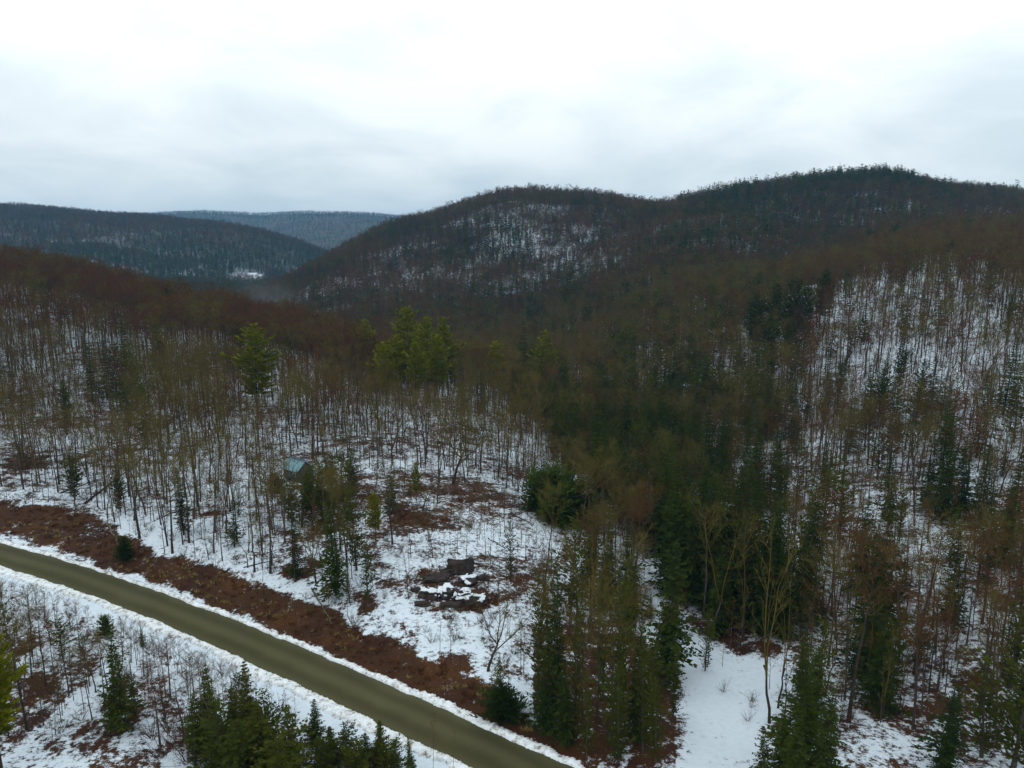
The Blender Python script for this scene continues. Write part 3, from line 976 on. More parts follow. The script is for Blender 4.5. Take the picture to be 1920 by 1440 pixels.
# ------------------------------------------------------------------ trees one can point at
G_RIDGE = 'dark spruces spaced along the ridge crest'
place('pine', 483, 778, 608, 'broad yellow-green pine standing alone among bare hardwoods', wide=0.95, var=0)
for i, (u, b, t) in enumerate(((740, 745, 628), (772, 742, 574), (803, 748, 592), (842, 742, 594), (725, 752, 640), (822, 755, 630), (780, 758, 640))):
    place('pine', u, b, t, 'yellow-green pine in the tight cluster rising above the bare wood', 'pines of the tight yellow-green cluster', wide=0.85, var=i)
place('pine', 685, 715, 598, 'rounded green pine between the ridge spruces and the yellow-green pine cluster', wide=0.8, var=2)
for i, (u, b, t) in enumerate(((925, 752, 640), (985, 745, 598), (1024, 750, 620))):
    place(('pine', 'fir', 'pine')[i], u, b, t, ('low olive pine between the yellow-green cluster and a taller fir', 'tall blue-green fir rising from the valley woods beyond the flat', 'green pine beside the tall blue-green valley fir')[i], wide=0.85, var=i + 1)
for i, (u, t) in enumerate(((468, 553), (487, 560), (507, 568), (523, 576), (548, 580), (577, 584), (598, 588), (613, 592), (628, 598), (645, 592), (662, 602), (700, 606))):
    place('spruce', u, 640, t, 'slim dark spruce on the wooded ridge crest', G_RIDGE, Y=338 - i * 2)
place('spruce', 235, 700, 597, 'tall dark spruce on the wooded slope, a shorter spruce beside it', var=0)
place('spruce', 202, 742, 637, 'shorter dark spruce beside a tall one on the wooded slope', var=1)
place('cedar', 243, 800, 706, 'olive cedar just below two dark slope spruces', wide=1.9, var=1)
place('spruce', 430, 705, 614, 'dark spruce behind the lone yellow-green pine', wide=0.9, var=2)
place('spruce', 736, 958, 872, 'dense green spruce at the edge of the brown leafy patch', var=3, wide=1.1)
place('pine', 705, 1010, 925, 'young pine with bare lower trunk in the clearing', var=1, wide=0.85)
place('pine', 781, 938, 866, 'small olive pine behind the dark spreading bare tree', var=3, wide=0.7)
place('vase', 793, 958, 893, 'low dark spreading bare tree on the brown leafy patch', wide=1.35, var=0)
place('vase', 850, 907, 742, 'tall vase-shaped bare tree at the back of the clearing', var=1)
place('bare_olive', 872, 904, 765, 'straight bare tree close beside the tall vase-shaped one', var=1)
place('vase', 735, 872, 745, 'forked bare tree rising behind the dense green spruce', var=2, wide=0.8)
place('bare_olive', 547, 872, 712, 'tall dark-trunked bare tree right behind the teal roofed shed', var=2)
place('bare_olive', 490, 926, 790, 'dark-trunked bare tree beside the teal roofed shed', var=3, wide=0.9)
place('cedar', 690, 1133, 1004, 'slim narrow cedar above the leafy road bank', var=0, wide=0.8)
place('cedar', 657, 1135, 1062, 'short brownish cedar beside the slim narrow cedar', var=1)
place('vase', 592, 1092, 950, 'forked bare tree above the middle of the leafy bank', var=0, wide=0.75)
place('bare_olive', 552, 1062, 905, 'dark bare tree in front of the shed evergreens', var=4)
place('bare_red', 417, 1052, 930, 'bare tree with dark trunk at the top of the leafy bank', var=1)
place('bare_olive', 660, 1085, 985, 'thin bare tree between the clearing and the slim cedar', var=0, wide=0.8)
for i, (u, b, t) in enumerate(((548, 985, 905), (566, 990, 888), (586, 986, 873), (606, 976, 862), (626, 966, 846), (645, 950, 842), (661, 930, 838), (576, 960, 884), (602, 952, 866), (536, 960, 905))):
    place('cedar', u, b, t, 'olive cedar in the clump that screens the teal roofed shed', 'cedars screening the shed', wide=1.55, var=i)
place('cedar', 552, 938, 886, 'thin cedar right in front of the shed wall', wide=1.5, var=1)
place('cedar', 574, 940, 880, 'thin cedar at the shed corner nearest the clearing', wide=1.4, var=2)
place('bush', 520, 922, 887, 'rounded dark evergreen bush at the end of the shed cedars', var=0)
for i, (u, b, t) in enumerate(((1008, 958, 886), (1034, 964, 878), (1060, 972, 890), (1086, 985, 908), (1040, 985, 915))):
    place('bush', u, b, t, 'wide rounded evergreen in the low green clump beyond the boulders', 'rounded evergreens of the low green clump', wide=0.95, var=1 + i % 2)
place('vase', 1105, 1205, 958, 'large olive vase-shaped bare tree among dark evergreens', var=2, wide=0.95)
for i, (u, b, t) in enumerate(((1098, 1105, 962), (1140, 1120, 958), (1172, 1140, 985), (1130, 1150, 1010), (1190, 1165, 1040))):
    place('fir', u, b, t, 'dark fir standing behind the large olive vase-shaped tree', 'firs behind the olive vase-shaped tree', wide=1.0, var=i)
place('vase', 915, 1258, 1085, 'thick black-trunked spreading tree above the roadside bank', var=1, wide=0.9)
place('cedar', 958, 1095, 958, 'narrow bright olive cedar beside the rocky clearing', var=1, wide=0.75)
place('cedar', 936, 1340, 1228, 'young green cedar at the end of the leafy bank', var=2, wide=1.1)
place('bush', 945, 1345, 1288, 'dark evergreen bush at the foot of the leafy bank', var=0, wide=1.3)
STAND = ((1008, 1330, 1075), (1045, 1345, 1035), (1075, 1360, 1100), (1142, 1390, 1085), (1162, 1350, 1040), (1187, 1390, 1130), (1205, 1410, 1170), (1030, 1290, 1110), (1130, 1310, 1090), (1060, 1390, 1230), (1100, 1420, 1260), (1160, 1430, 1240), (1230, 1430, 1270), (1020, 1370, 1240))
for i, (u, b, t) in enumerate(STAND):
    place(('cedar', 'spruce', 'cedar', 'cedar')[i % 4], u, b, t, ('%s olive cedar in the stand between road and snowy meadow' % ('tall slim' if i <= 8 else 'short bushy'), '%s dark spruce in the stand between road and snowy meadow' % ('tall slim' if i <= 8 else 'short bushy'))[i % 4 == 1], ('cedars of the roadside stand', 'spruces of the roadside stand')[i % 4 == 1], wide=0.62 + 0.3 * (i > 8), var=i)
for i, (u, b, t) in enumerate(((1025, 1320, 1110), (1060, 1340, 1085), (1092, 1370, 1130), (1120, 1350, 1075), (1150, 1400, 1120), (1178, 1370, 1090), (1200, 1390, 1130), (1080, 1310, 1070))):
    place('bare_olive', u, b, t, 'olive-twigged bare tree rising through the roadside evergreen stand', 'bare trees in the roadside evergreen stand', wide=0.9, var=i)
place('cedar', 1222, 1345, 1205, 'pale olive cedar at the edge of the snowy meadow', var=3, wide=1.0)
place('cedar', 1262, 1345, 1205, 'slim dark cedar standing on the edge of the snowy meadow', var=0, wide=0.8)
r3 = random.Random(5)
for i in range(26):
    u = 1262 + 205 * ((i * 0.618) % 1); b = 1105 + (u - 1262) * 0.42 + r3.uniform(-25, 26) - 12
    place('spruce' if i % 5 else 'fir', u, b, b - r3.uniform(175, 255), 'dark spruce in the dense stand along the snowy meadow' if i % 5 else 'blue-green fir in the dense stand along the snowy meadow', 'evergreens of the dense stand by the meadow', wide=r3.uniform(.8, 1.1), var=i)
place('fir', 1218, 1160, 1112, 'small blue-green fir growing on the narrow snowy strip', var=1, wide=1.2)
place('bush', 1256, 1190, 1142, 'small olive bush growing on the narrow snowy strip', var=1, wide=0.8)
place('cedar', 1322, 1258, 1153, 'narrow green cedar at the top of the snowy meadow', var=2, wide=0.85)
for i, (u, b, t) in enumerate(((1500, 1462, 1190), (1535, 1490, 1275), (1462, 1500, 1320), (1432, 1530, 1360), (1480, 1540, 1330), (1515, 1370, 1200))):
    place('fir', u, b, t, 'dark fir bordering the lower end of the snowy meadow', 'firs along the lower meadow', wide=1.05, var=i)
place('spruce', 1667, 985, 836, 'dark dense spruce on the snowy slope', var=0, wide=1.15)
place('cedar', 1686, 1015, 903, 'slim yellow-green cedar in front of the dark dense spruce', var=0, wide=0.9)
for i, (u, b, t) in enumerate(((1765, 985, 812), (1800, 968, 822), (1838, 975, 828), (1740, 960, 850))):
    place('spruce', u, b, t, 'broad dark spruce of the group standing on the open snowy slope', 'spruce group on the open slope', wide=1.15, var=i)
place('fir', 1590, 852, 743, 'solitary fir on the lower snowy slope', var=0)
place('spruce', 1492, 855, 768, 'solitary spruce at the foot of the snowy slope', var=2)
for i, (u, b, t) in enumerate(((1418, 655, 548), (1450, 655, 532), (1482, 660, 520), (1530, 615, 503), (1546, 618, 508), (1508, 655, 538), (1440, 700, 590), (1475, 710, 600))):
    place('dark_pine', u, b, t, 'dark green pine high on the slope among leafless trees', 'pines high on the slope', wide=0.75, var=i)
for i, (u, b, t) in enumerate(((1880, 1070, 900), (1905, 1130, 930), (1850, 1110, 960), (1745, 770, 665), (1900, 830, 690), (1780, 1060, 950), (1640, 1100, 985), (1890, 1290, 1080), (1720, 1250, 1110), (1640, 1330, 1170), (1840, 1420, 1230), (1900, 1440, 1180), (1770, 1450, 1280))):
    place('cedar' if i % 3 else 'spruce', u, b, t, 'olive cedar scattered through the bare wood on the slope' if i % 3 else 'spruce scattered through the bare wood on the slope', 'evergreens scattered on the wooded slope', wide=1.35, var=i)
place('pine', 2, 1440, 1165, 'bright green pine below the gravel road among thin bare trees', var=1, wide=0.9)
for i, (k_, u, b, t, w_) in enumerate((('olive_spruce', 397, 1420, 1246, .9), ('olive_spruce', 472, 1405, 1234, 1.0), ('cedar', 512, 1440, 1290, 1.9), ('cedar', 540, 1465, 1330, 2.0), ('olive_spruce', 447, 1460, 1290, 1.3), ('cedar', 420, 1480, 1310, 1.8), ('olive_spruce', 495, 1490, 1318, 1.4), ('cedar', 366, 1440, 1310, 1.7), ('olive_spruce', 455, 1520, 1350, 1.4), ('cedar', 528, 1520, 1370, 2.0))):
    place(k_, u, b, t, ('olive-green spruce in the thick clump just below the road' if k_ != 'cedar' else 'feathery olive cedar in the thick clump just below the road') if i != 1 else 'pointed spruce rising at the road edge from the thick olive clump', ('%s of the clump below the road' % ('cedars' if k_ == 'cedar' else 'spruces')) if i != 1 else None, wide=w_, var=i)
for i, (k_, u, b, t, w_) in enumerate((('fir', 590, 1400, 1312, 1.3), ('olive_spruce', 622, 1430, 1362, 1.7), ('cedar', 652, 1440, 1356, 2.2), ('fir', 688, 1440, 1368, 1.6), ('olive_spruce', 712, 1436, 1346, 1.3), ('cedar', 740, 1450, 1384, 2.2), ('cedar', 672, 1475, 1392, 2.2), ('fir', 772, 1462, 1380, 1.0), ('cedar', 606, 1460, 1380, 2.4))):
    place(k_, u, b, t, 'short %s in the low thicket below the road' % {'fir': 'green fir', 'cedar': 'olive cedar', 'olive_spruce': 'olive spruce'}[k_], 'short evergreens of the low thicket', wide=w_, var=i)
for i, (u, b) in enumerate(((600, 1440), (630, 1448), (660, 1452), (690, 1455), (575, 1430), (330, 1400), (300, 1420), (350, 1430), (372, 1400), (318, 1375), (345, 1352), (285, 1385))):
    place('shrub', u, b, b - 46, 'rusty twiggy shrub in front of the low evergreen thicket below the road' if i < 5 else 'rusty twiggy shrub beside the olive spruce clump below the road', 'rusty shrubs below the road', wide=1.5, var=0)
place('pale', 437, 1440, 1262, 'pale forked leafless tree in front of the dark spruce clump', var=0, wide=0.8)
place('sapling', 812, 1452, 1335, 'thin dark pole-like sapling at the road edge, standing alone', var=0, wide=0.5)
place('sapling', 849, 1452, 1362, 'thin twiggy sapling beside the pole-like one at the road edge', var=1, wide=0.9)
place('bush', 200, 1192, 1155, 'small olive evergreen bush on the snow below the road', var=1, wide=0.7)
place('cedar', 118, 1235, 1150, 'small dark cedar on the brushy snow below the road', var=0, wide=1.3)
place('cedar', 160, 1240, 1180, 'stunted green cedar beside the small dark cedar below the road', var=1, wide=1.3)
place('cedar', 448, 968, 905, 'small yellowish-green cedar among thin stems above the leafy bank', var=2, wide=1.3)
place('bush', 235, 1050, 1008, 'dark green evergreen bush growing on the leafy road bank', var=0, wide=0.9)
for i, (u, b, t) in enumerate(((310, 1345, 1235), (345, 1380, 1260), (300, 1395, 1275))):
    place('bare_red', u, b, t, 'rusty leafless shrubby tree below the road beside the spruce clump', 'rusty shrubby trees below the road', wide=1.5, var=i)

# ------------------------------------------------------------------ the rest of the woods
rng = np.random.default_rng(77)
ROW_U = np.array([p[0] for p in NEAR_E], float); ROW_V = np.array([p[1] for p in NEAR_E], float)
ROWF_U = np.array([p[0] for p in FAR_E], float); ROWF_V = np.array([p[1] for p in FAR_E], float)
TK = np.array(TAKEN)
HOUSE_P = (lambda d: np.array([d[0] / d[1] * 1500, 1500.0]))(ray(472, 490))
SHED_P = hit(560, 897)


def jitter_grid(y0, y1, s, amax=0.74):
    ys = np.arange(y0, y1, s); out_ = []
    for y in ys:
        n = int(2 * amax * y / s) + 2
        x = -amax * y + np.arange(n) * s
        out_.append(np.stack([x, np.full(n, y)], 1))
    P = np.concatenate(out_)
    return P + rng.uniform(-.48, .48, P.shape) * s


def fields(X, Y, Z):
    """chance of a hardwood / an evergreen on this spot, and reddish share, read off the photograph"""
    u, v = project(X, Y, Z)
    uw = u + (vnoise(X, Y, 19, 61) - .5) * 130 + (vnoise(X, Y, 60, 63) - .5) * 90; vw = v + (vnoise(X, Y, 19, 62) - .5) * 60
    pb = np.full(X.shape, 0.72); pc = np.full(X.shape, 0.07); red = np.full(X.shape, 0.25)
    patch = vnoise(X, Y, 45, 31)

    def put(poly, b=None, c=None, r=None, warp=True):
        m = inpoly(uw, vw, poly) if warp else inpoly(u, v, poly)
        if b is not None: pb[m] = b
        if c is not None: pc[m] = c
        if r is not None: red[m] = r
    # hardwood flat and left ridge
    put([(-400, 560), (1000, 560), (1000, 960), (-400, 960)], 0.74, 0.008, 0.25)
    put([(-400, 800), (330, 800), (560, 1000), (-400, 960)], 0.50, 0.006, 0.3)
    put([(330, 840), (680, 800), (1000, 830), (1000, 900), (640, 880), (560, 1060), (330, 1000)], 0.52, 0.004, 0.2)
    put([(-400, 560), (330, 580), (420, 700), (420, 800), (-400, 800)], 0.95, 0.02, 0.3)
    ridge = (u < 740) & (Y > 270) & (Y < 620)
    pb[ridge] = np.where((Y[ridge] < 330) & (u[ridge] < 420), 0.85, 0.98); pc[ridge] = 0.02; red[ridge] = 0.75
    # centre and valley: mixed and dark
    put([(960, 560), (1480, 560), (1520, 1010), (1230, 1050), (1000, 860), (900, 700)], 0.50, 0.30, 0.3)
    put([(1060, 860), (1280, 830), (1500, 1000), (1480, 1110), (1260, 1060), (1100, 950)], 0.45, 0.42, 0.3)
    # snowy right slope
    put([(1440, 450), (2400, 450), (2400, 880), (1440, 880)], 0.66, 0.08, 0.45)
    put([(1500, 560), (1800, 520), (1900, 620), (1860, 800), (1560, 760)], 0.50, 0.03, 0.5)
    put([(1480, 880), (2400, 880), (2400, 1500), (1480, 1500)], 0.80, 0.12, 0.45)
    put([(1440, 780), (2400, 760), (2400, 1080), (1560, 1080), (1400, 900)], 0.48, 0.06, 0.45)
    put([(1250, 1000), (1480, 1000), (1475, 1222), (1330, 1222), (1275, 1110)], 0.15, 0.30, 0.4)
    # openings
    put(CLEAR_MID, 0.02, 0.0, warp=False)
    put([(640, 1130), (1000, 1090), (1010, 1330), (820, 1240), (670, 1180)], 0.05, 0.0, warp=False)
    put([(1000, 1150), (1190, 1130), (1250, 1240), (1275, 1460), (1110, 1470), (1000, 1350)], 0.30, 0.02, warp=False)
    low = (road_dist(X, Y) < -6) & (Y < 200) & (u < 1150)
    pb[low] = 0.9; pc[low] = 0.03
    put(CLEAR_MEADOW, 0.0, 0.0, warp=False)
    put(LEAF_BANK, 0.012, 0.0, warp=False)
    # far hills
    far = Y > 560
    pb[far] = 0.80; red[far] = 0.72
    pc[far] = np.where(patch[far] > 0.52, 0.62, 0.24)
    put([(1270, 330), (1520, 320), (1520, 470), (1270, 480)], 0.3, 0.75)
    top = (u > 1490) & (u < 1730) & (Y > 900) & (Y < 1000)
    pc[top] = 0.95; pb[top] = 0.05
    l2 = (Y > 1050) & (Y < 2300)
    low = sstep(430, 500, v)
    pc[l2] = (0.15 + 0.65 * low + 0.25 * (patch > 0.55))[l2]; pb[l2] = (0.8 - 0.55 * low)[l2]; red[l2] = 0.8
    mid = (Y > 430) & (Y < 760) & (v > 520)
    pc[mid] = np.maximum(pc[mid], 0.30)
    rh = (Y > 520) & (u > 1270)
    pc[rh] = np.maximum(pc[rh], 0.42)
    return pb, pc, red, u, v


def keep_out(X, Y, u, v, near=True):
    ok = np.ones(X.shape, bool)
    d = road_dist(X, Y)
    ok &= ~((Y < 260) & (d > -6) & (d < 7))
    ok &= Y > 74
    ok &= (X - HOUSE_P[0]) ** 2 + ((Y - HOUSE_P[1] + 25) / 2.2) ** 2 > 32 ** 2
    ok &= (X - SHED_P[0]) ** 2 + (Y - SHED_P[1]) ** 2 > 5 ** 2
    if near:
        for i in range(0, len(X), 20000):
            s = slice(i, i + 20000)
            dd = (X[s, None] - TK[None, :, 0]) ** 2 + (Y[s, None] - TK[None, :, 1]) ** 2
            ok[s] &= (dd > TK[None, :, 2] ** 2 * 0.6).all(1)
    return ok


def limit_height(X, Y, Z, h, u, v):
    """trees below the road stay below its edge in view; nothing grows in front of the shed or the open ground"""
    d = road_dist(X, Y)
    hh = h.copy()
    low = (Y < 200) & (d < 0)
    for _ in range(14):
        ut, vt = project(X, Y, Z + hh)
        edge = np.interp(ut, ROW_U, ROW_V) + 14
        bad = low & (vt < edge) & (u < 1150)
        hh = np.where(bad, hh * 0.85, hh)
    ut, vt = project(X, Y, Z + hh)
    block = (np.abs(ut - 560) < 26) & (v > 885) & (vt < 892) & (v < 1100)
    block |= (ut > 730) & (ut < 965) & (v > 1130) & (vt < 1125) & (v < 1350)
    block |= (np.abs(ut - 483) < 46) & (v > 770) & (vt < 725) & (rng.random(X.shape) < .9)
    block |= (ut > 712) & (ut < 868) & (v > 745) & (vt < 712) & (rng.random(X.shape) < .9)
    block |= (np.abs(ut - 1667) < 40) & (v > 960) & (vt < 960) & (rng.random(X.shape) < .8)
    block |= (ut > 1735) & (ut < 1865) & (v > 960) & (vt < 940) & (rng.random(X.shape) < .75)
    block |= (ut > 985) & (ut < 1100) & (v > 985) & (vt < 960) & (v < 1100) & (rng.random(X.shape) < .85)
    block |= inpoly(ut, vt, CLEAR_MEADOW) & (v > 1225) & (ut < 1490)
    ok = (hh > 2.2) & ~block
    return hh, ok


class Sources:
    """one hidden library of meshes for a scattered mass; never linked to the scene itself"""
    def __init__(self, name):
        self.col = bpy.data.collections.new(name + '_library'); self.keys = {}; self.h = []

    def add(self, key, me, h):
        i = len(self.h)
        self.col.objects.link(bpy.data.objects.new('%s_%03d' % (self.col.name, i), me))
        self.keys.setdefault(key, []).append(i); self.h.append(h)


def scatter_tree(col):
    ng = bpy.data.node_groups.new('scatter_' + col.name, 'GeometryNodeTree')
    ng.interface.new_socket('Geometry', in_out='INPUT', socket_type='NodeSocketGeometry')
    ng.interface.new_socket('Geometry', in_out='OUTPUT', socket_type='NodeSocketGeometry')
    n, l = ng.nodes, ng.links
    gi = n.new('NodeGroupInput'); go = n.new('NodeGroupOutput')
    iop = n.new('GeometryNodeInstanceOnPoints')
    ci = n.new('GeometryNodeCollectionInfo'); ci.inputs['Collection'].default_value = col
    ci.inputs['Separate Children'].default_value = True; ci.inputs['Reset Children'].default_value = True
    m2p = n.new('GeometryNodeMeshToPoints')
    l.new(gi.outputs[0], m2p.inputs[0]); l.new(m2p.outputs[0], iop.inputs['Points'])
    l.new(ci.outputs[0], iop.inputs['Instance']); iop.inputs['Pick Instance'].default_value = True

    def named(nm, t):
        q = n.new('GeometryNodeInputNamedAttribute'); q.data_type = t; q.inputs['Name'].default_value = nm
        return [o for o in q.outputs if o.enabled and o.name == 'Attribute'][0]
    l.new(named('variant', 'INT'), iop.inputs['Instance Index'])
    cx = n.new('ShaderNodeCombineXYZ')
    l.new(named('turn', 'FLOAT'), cx.inputs[2]); l.new(named('tilt', 'FLOAT'), cx.inputs[0])
    l.new(cx.outputs[0], iop.inputs['Rotation'])
    l.new(named('size', 'FLOAT_VECTOR'), iop.inputs['Scale'])
    l.new(iop.outputs[0], go.inputs[0])
    return ng


def scatter(name, label, lib, P, variant, size, tilt=0.04):
    me = bpy.data.meshes.new(name)
    me.vertices.add(len(P)); me.vertices.foreach_set('co', np.asarray(P, np.float32).ravel())
    for nm, t, d in (('variant', 'INT', np.asarray(variant, np.int32)), ('turn', 'FLOAT', rng.uniform(0, 6.28, len(P)).astype(np.float32)), ('tilt', 'FLOAT', rng.normal(0, tilt, len(P)).astype(np.float32))):
        a = me.attributes.new(nm, t, 'POINT'); a.data.foreach_set('value', d)
    a = me.attributes.new('size', 'FLOAT_VECTOR', 'POINT'); a.data.foreach_set('vector', np.asarray(size, np.float32).ravel())
    o = link(bpy.data.objects.new(name, me))
    md = o.modifiers.new('scatter', 'NODES'); md.node_group = scatter_tree(lib.col)
    tag(o, label, kind='stuff')
    return o


# libraries of whole-tree meshes at three grades of detail
HL, CL = Sources('hardwood'), Sources('evergreen')
for tone, mt in (('olive', M_TWIG_O), ('red', M_TWIG_R)):
    for i in range(4):
        mb = (M_BARK, M_BARK_D)[i % 2]
        HL.add('0' + tone, make_one(*bare_tree(600 + i, 16, 'forest', 0.019, 5, 15), 'hw0', mb, mt), 16)
        if i < 3:
            HL.add('0' + tone, make_one(*bare_tree(680 + i, 16, 'fork', 0.019, 4, rtrunk=.15), 'hwf', mb, mt), 16)
        HL.add('1' + tone, make_one(*bare_tree(620 + i, 16, 'forest', 0.036, 4, 13), 'hw1', mb, mt), 16)
        HL.add('2' + tone, make_one(*bare_tree(640 + i, 16, 'forest', 0.10, 2, 11), 'hw2', mb, mt), 16)
        HL.add('3' + tone, make_one(*bare_tree(660 + i, 16, 'forest', 0.22, 2, 8), 'hw3', mb, mt), 16)
for i in range(3):
    for g, (wh, nb_, sl, w) in enumerate(((28, 8, 11, 0.085), (18, 7, 7, 0.17), (12, 6, 4, 0.36), (8, 5, 3, 0.7))):
        CL.add(str(g), make_one(*conifer(700 + i + g * 10, 14, 2.5, 'spruce', wh, nb_, sl, w), 'sp', M_BARK_D, (M_SPRUCE, M_SPRUCE, M_FIR)[i]), 14)
        CL.add(str(g), make_one(*conifer(740 + i + g * 10, 18, 3.6, 'pine', max(8, int(wh * .75)), nb_, sl * 2, w), 'pn', M_BARK_D, (M_CEDAR, M_SPRUCE, M_CEDAR)[i]), 18)
        CL.add(str(g), make_one(*conifer(780 + i + g * 10, 13, 1.9, 'cedar', wh, nb_, sl, w), 'cd', M_BARK, (M_CEDAR, M_SPRUCE, M_CEDAR)[i]), 13)

HP, HV, HS, EP, EV, ES = [], [], [], [], [], []
cand_b, cand_c = [], []
for g, (y0, y1, s) in enumerate(((74, 265, 3.1), (265, 640, 3.9), (640, 1300, 4.9), (1300, 2300, 7.5), (2300, 5200, 20.0))):
    P = jitter_grid(y0, y1, s)
    X, Y = P[:, 0], P[:, 1]
    Z = height(X, Y)
    pb, pc, red, u, v = fields(X, Y, Z)
    k = keep_out(X, Y, u, v, near=g == 0)
    hb = np.clip(rng.normal(13.6 if g == 0 else 16.5, 3.0 if g == 0 else 2.6, len(X)), 7, 23); hc = np.clip(rng.normal(14, 3.5, len(X)), 5, 24)
    if g == 0:
        young = vnoise(X, Y, 30, 41) > 0.6
        hb = np.where(young, hb * rng.uniform(0.45, 0.8, len(X)), hb)
    hc = np.where((Y > 880) & (Y < 1010) & (u > 1270), hc * 1.15, hc)
    if g >= 3:
        hb = hb * (1.0 if g == 3 else 1.1)
    k &= visible(X, Y, Z, hb)
    k &= (u > -260) & (u < 2180)
    x = rng.random(len(X))
    isc = k & (x < pc); isb = k & ~isc & (x < pc + pb)
    if g == 0:
        hb, okb = limit_height(X, Y, Z, hb, u, v); isb &= okb
        hc, okc = limit_height(X, Y, Z, hc, u, v); isc &= okc
    lod = min(g, 3)
    tone = rng.random(len(X)) < red
    if g == 0:
        for i in np.nonzero(isb)[0]:
            cand_b.append((X[i], Y[i], Z[i], hb[i], tone[i], u[i], v[i]))
        for i in np.nonzero(isc)[0]:
            cand_c.append((X[i], Y[i], Z[i], hc[i], tone[i], u[i], v[i]))
        continue
    for sel, hh, lib, PP, VV, SS, keyf in ((isb, hb, HL, HP, HV, HS, lambda t: str(lod) + ('red' if t else 'olive')), (isc, hc, CL, EP, EV, ES, lambda t: str(lod))):
        for i in np.nonzero(sel)[0]:
            vs = lib.keys[keyf(tone[i])]; vi = vs[prng.randrange(len(vs))]
            q = hh[i] / lib.h[vi]; w = q * prng.uniform(.85, 1.25)
            PP.append((X[i], Y[i], Z[i])); VV.append(vi); SS.append((w, w, q))


def zone(x, y, u, v):
    d = float(road_dist(x, y))
    if d < 0 and u < 1150:
        return 'below the gravel road'
    if u < 330 and v > 780:
        return 'above the leafy road bank'
    if u < 720:
        return 'around the teal roofed shed' if v > 830 else 'on the flat behind the shed'
    if u < 1010:
        return 'near the rocky clearing' if v > 900 else 'on the flat behind the boulders'
    if u < 1270:
        return 'beside the roadside evergreens' if v > 1080 else 'in the wood behind the green firs'
    if u < 1490:
        return 'by the snowy meadow' if v > 1080 else 'in the wood above the meadow'
    return 'on the wooded slope beyond the meadow' if v > 900 else 'on the open snowy slope'


def inframe(c):
    ut, vt = project(c[0], c[1], c[2] + c[3])
    return -20 < c[5] < 1940 and vt < 1440 and c[6] > 0


def split(cands, limit):
    vis = sorted([c for c in cands if inframe(c)], key=lambda c: -(c[3] * math.cos(0.3)) / math.hypot(c[0], c[1]))
    near_, rest = vis[:limit], vis[limit:] + [c for c in cands if not inframe(c)]
    return near_, rest


nb, rest_b = split(cand_b, 300 - COUNT.get('bare_tree', 0))
SZ = lambda h: 'tall' if h > 15.5 else ('mid-sized' if h > 10 else 'short')
for c in nb:
    zn = zone(c[0], c[1], c[5], c[6])
    kind = 'bare_red' if c[4] else ('bare_ochre' if (c[5] > 1400 and prng.random() < .25) else 'bare_olive')
    tw = {'bare_red': 'reddish-brown', 'bare_ochre': 'ochre', 'bare_olive': 'olive-grey'}[kind]
    wd_ = prng.uniform(.78, 1.2); vr_ = prng.randrange(len(NEAR[kind]))
    lb = '%s %s bare tree, %s twigs, %s trunk, %s' % (SZ(c[3]), 'narrow' if wd_ < .92 else ('broad' if wd_ > 1.06 else 'upright'), tw, 'grey' if NEAR[kind][vr_][0].materials[0] == M_BARK else 'dark', zn)
    plant(kind, c[0], c[1], c[3], lb, lb, wide=wd_, z=c[2], var=vr_)
n_ev = sum(COUNT.get(k, 0) for k in ('spruce_tree', 'fir_tree', 'pine_tree', 'cedar_tree'))
nc, rest_c = split(cand_c, 300 - n_ev)
for c in nc:
    zn = zone(c[0], c[1], c[5], c[6])
    kind = prng.choice(['spruce', 'spruce', 'cedar', 'cedar', 'fir'])
    wd_ = prng.uniform(.85, 1.2)
    lb = '%s %s %s %s' % ('tall' if c[3] > 14 else 'short', 'slim' if wd_ < 1 else 'wide', {'spruce': 'dark spruce', 'cedar': 'olive cedar', 'fir': 'blue-green fir'}[kind], zn)
    plant(kind, c[0], c[1], c[3], lb, lb, wide=wd_, z=c[2])
for cs, lib, PP, VV, SS, keyf in ((rest_b, HL, HP, HV, HS, lambda t: '0' + ('red' if t else 'olive')), (rest_c, CL, EP, EV, ES, lambda t: '0')):
    for c in cs:
        vs = lib.keys[keyf(c[4])]; vi = vs[prng.randrange(len(vs))]
        q = c[3] / lib.h[vi]; w = q * prng.uniform(.85, 1.2)
        PP.append(c[:3]); VV.append(vi); SS.append((w, w, q))
scatter('hardwood_forest', 'leafless grey and reddish hardwood forest covering the hills', HL, HP, HV, HS)
scatter('evergreen_forest', 'dark evergreens mixed through the forest on the hills', CL, EP, EV, ES)
print('forest', len(HP), len(EP), COUNT)

# ------------------------------------------------------------------ saplings, brush, bracken, dry grass
BL = Sources('brush')
for i in range(3):
    BL.add('shrub', make_one(*shrub_mesh(820 + i), 'shrub', M_BARK_D, (M_TWIG_R, M_TWIG_O, M_TWIG_O)[i]), 2.2)
    BL.add('pole', make_one(*bare_tree(830 + i, 7, 'sapling', 0.013, 4, 11, 0.05), 'pole', M_BARK, (M_TWIG_O, M_TWIG_R, M_TWIG_O)[i]), 7)
P = np.concatenate([jitter_grid(74, 240, 1.55), jitter_grid(240, 430, 2.1)])
X, Y = P[:, 0], P[:, 1]; Z = height(X, Y)
pb, pc, red, u, v = fields(X, Y, Z)
k = keep_out(X, Y, u, v) & (u > -150) & (u < 2070)
d = road_dist(X, Y)
ps = 0.62 * pb + 0.03
ps = np.where(inpoly(u, v, CLEAR_MID), 0.26, ps)
ps = np.where(inpoly(u, v, [(640, 1130), (1000, 1090), (1010, 1330), (820, 1240), (670, 1180)]), 0.35, ps)
ps = np.where(inpoly(u, v, CLEAR_MEADOW), 0.14 * (vnoise(X, Y, 8, 71) > .45), ps)
ps = np.where(inpoly(u, v, LEAF_BANK), 0.13, ps)
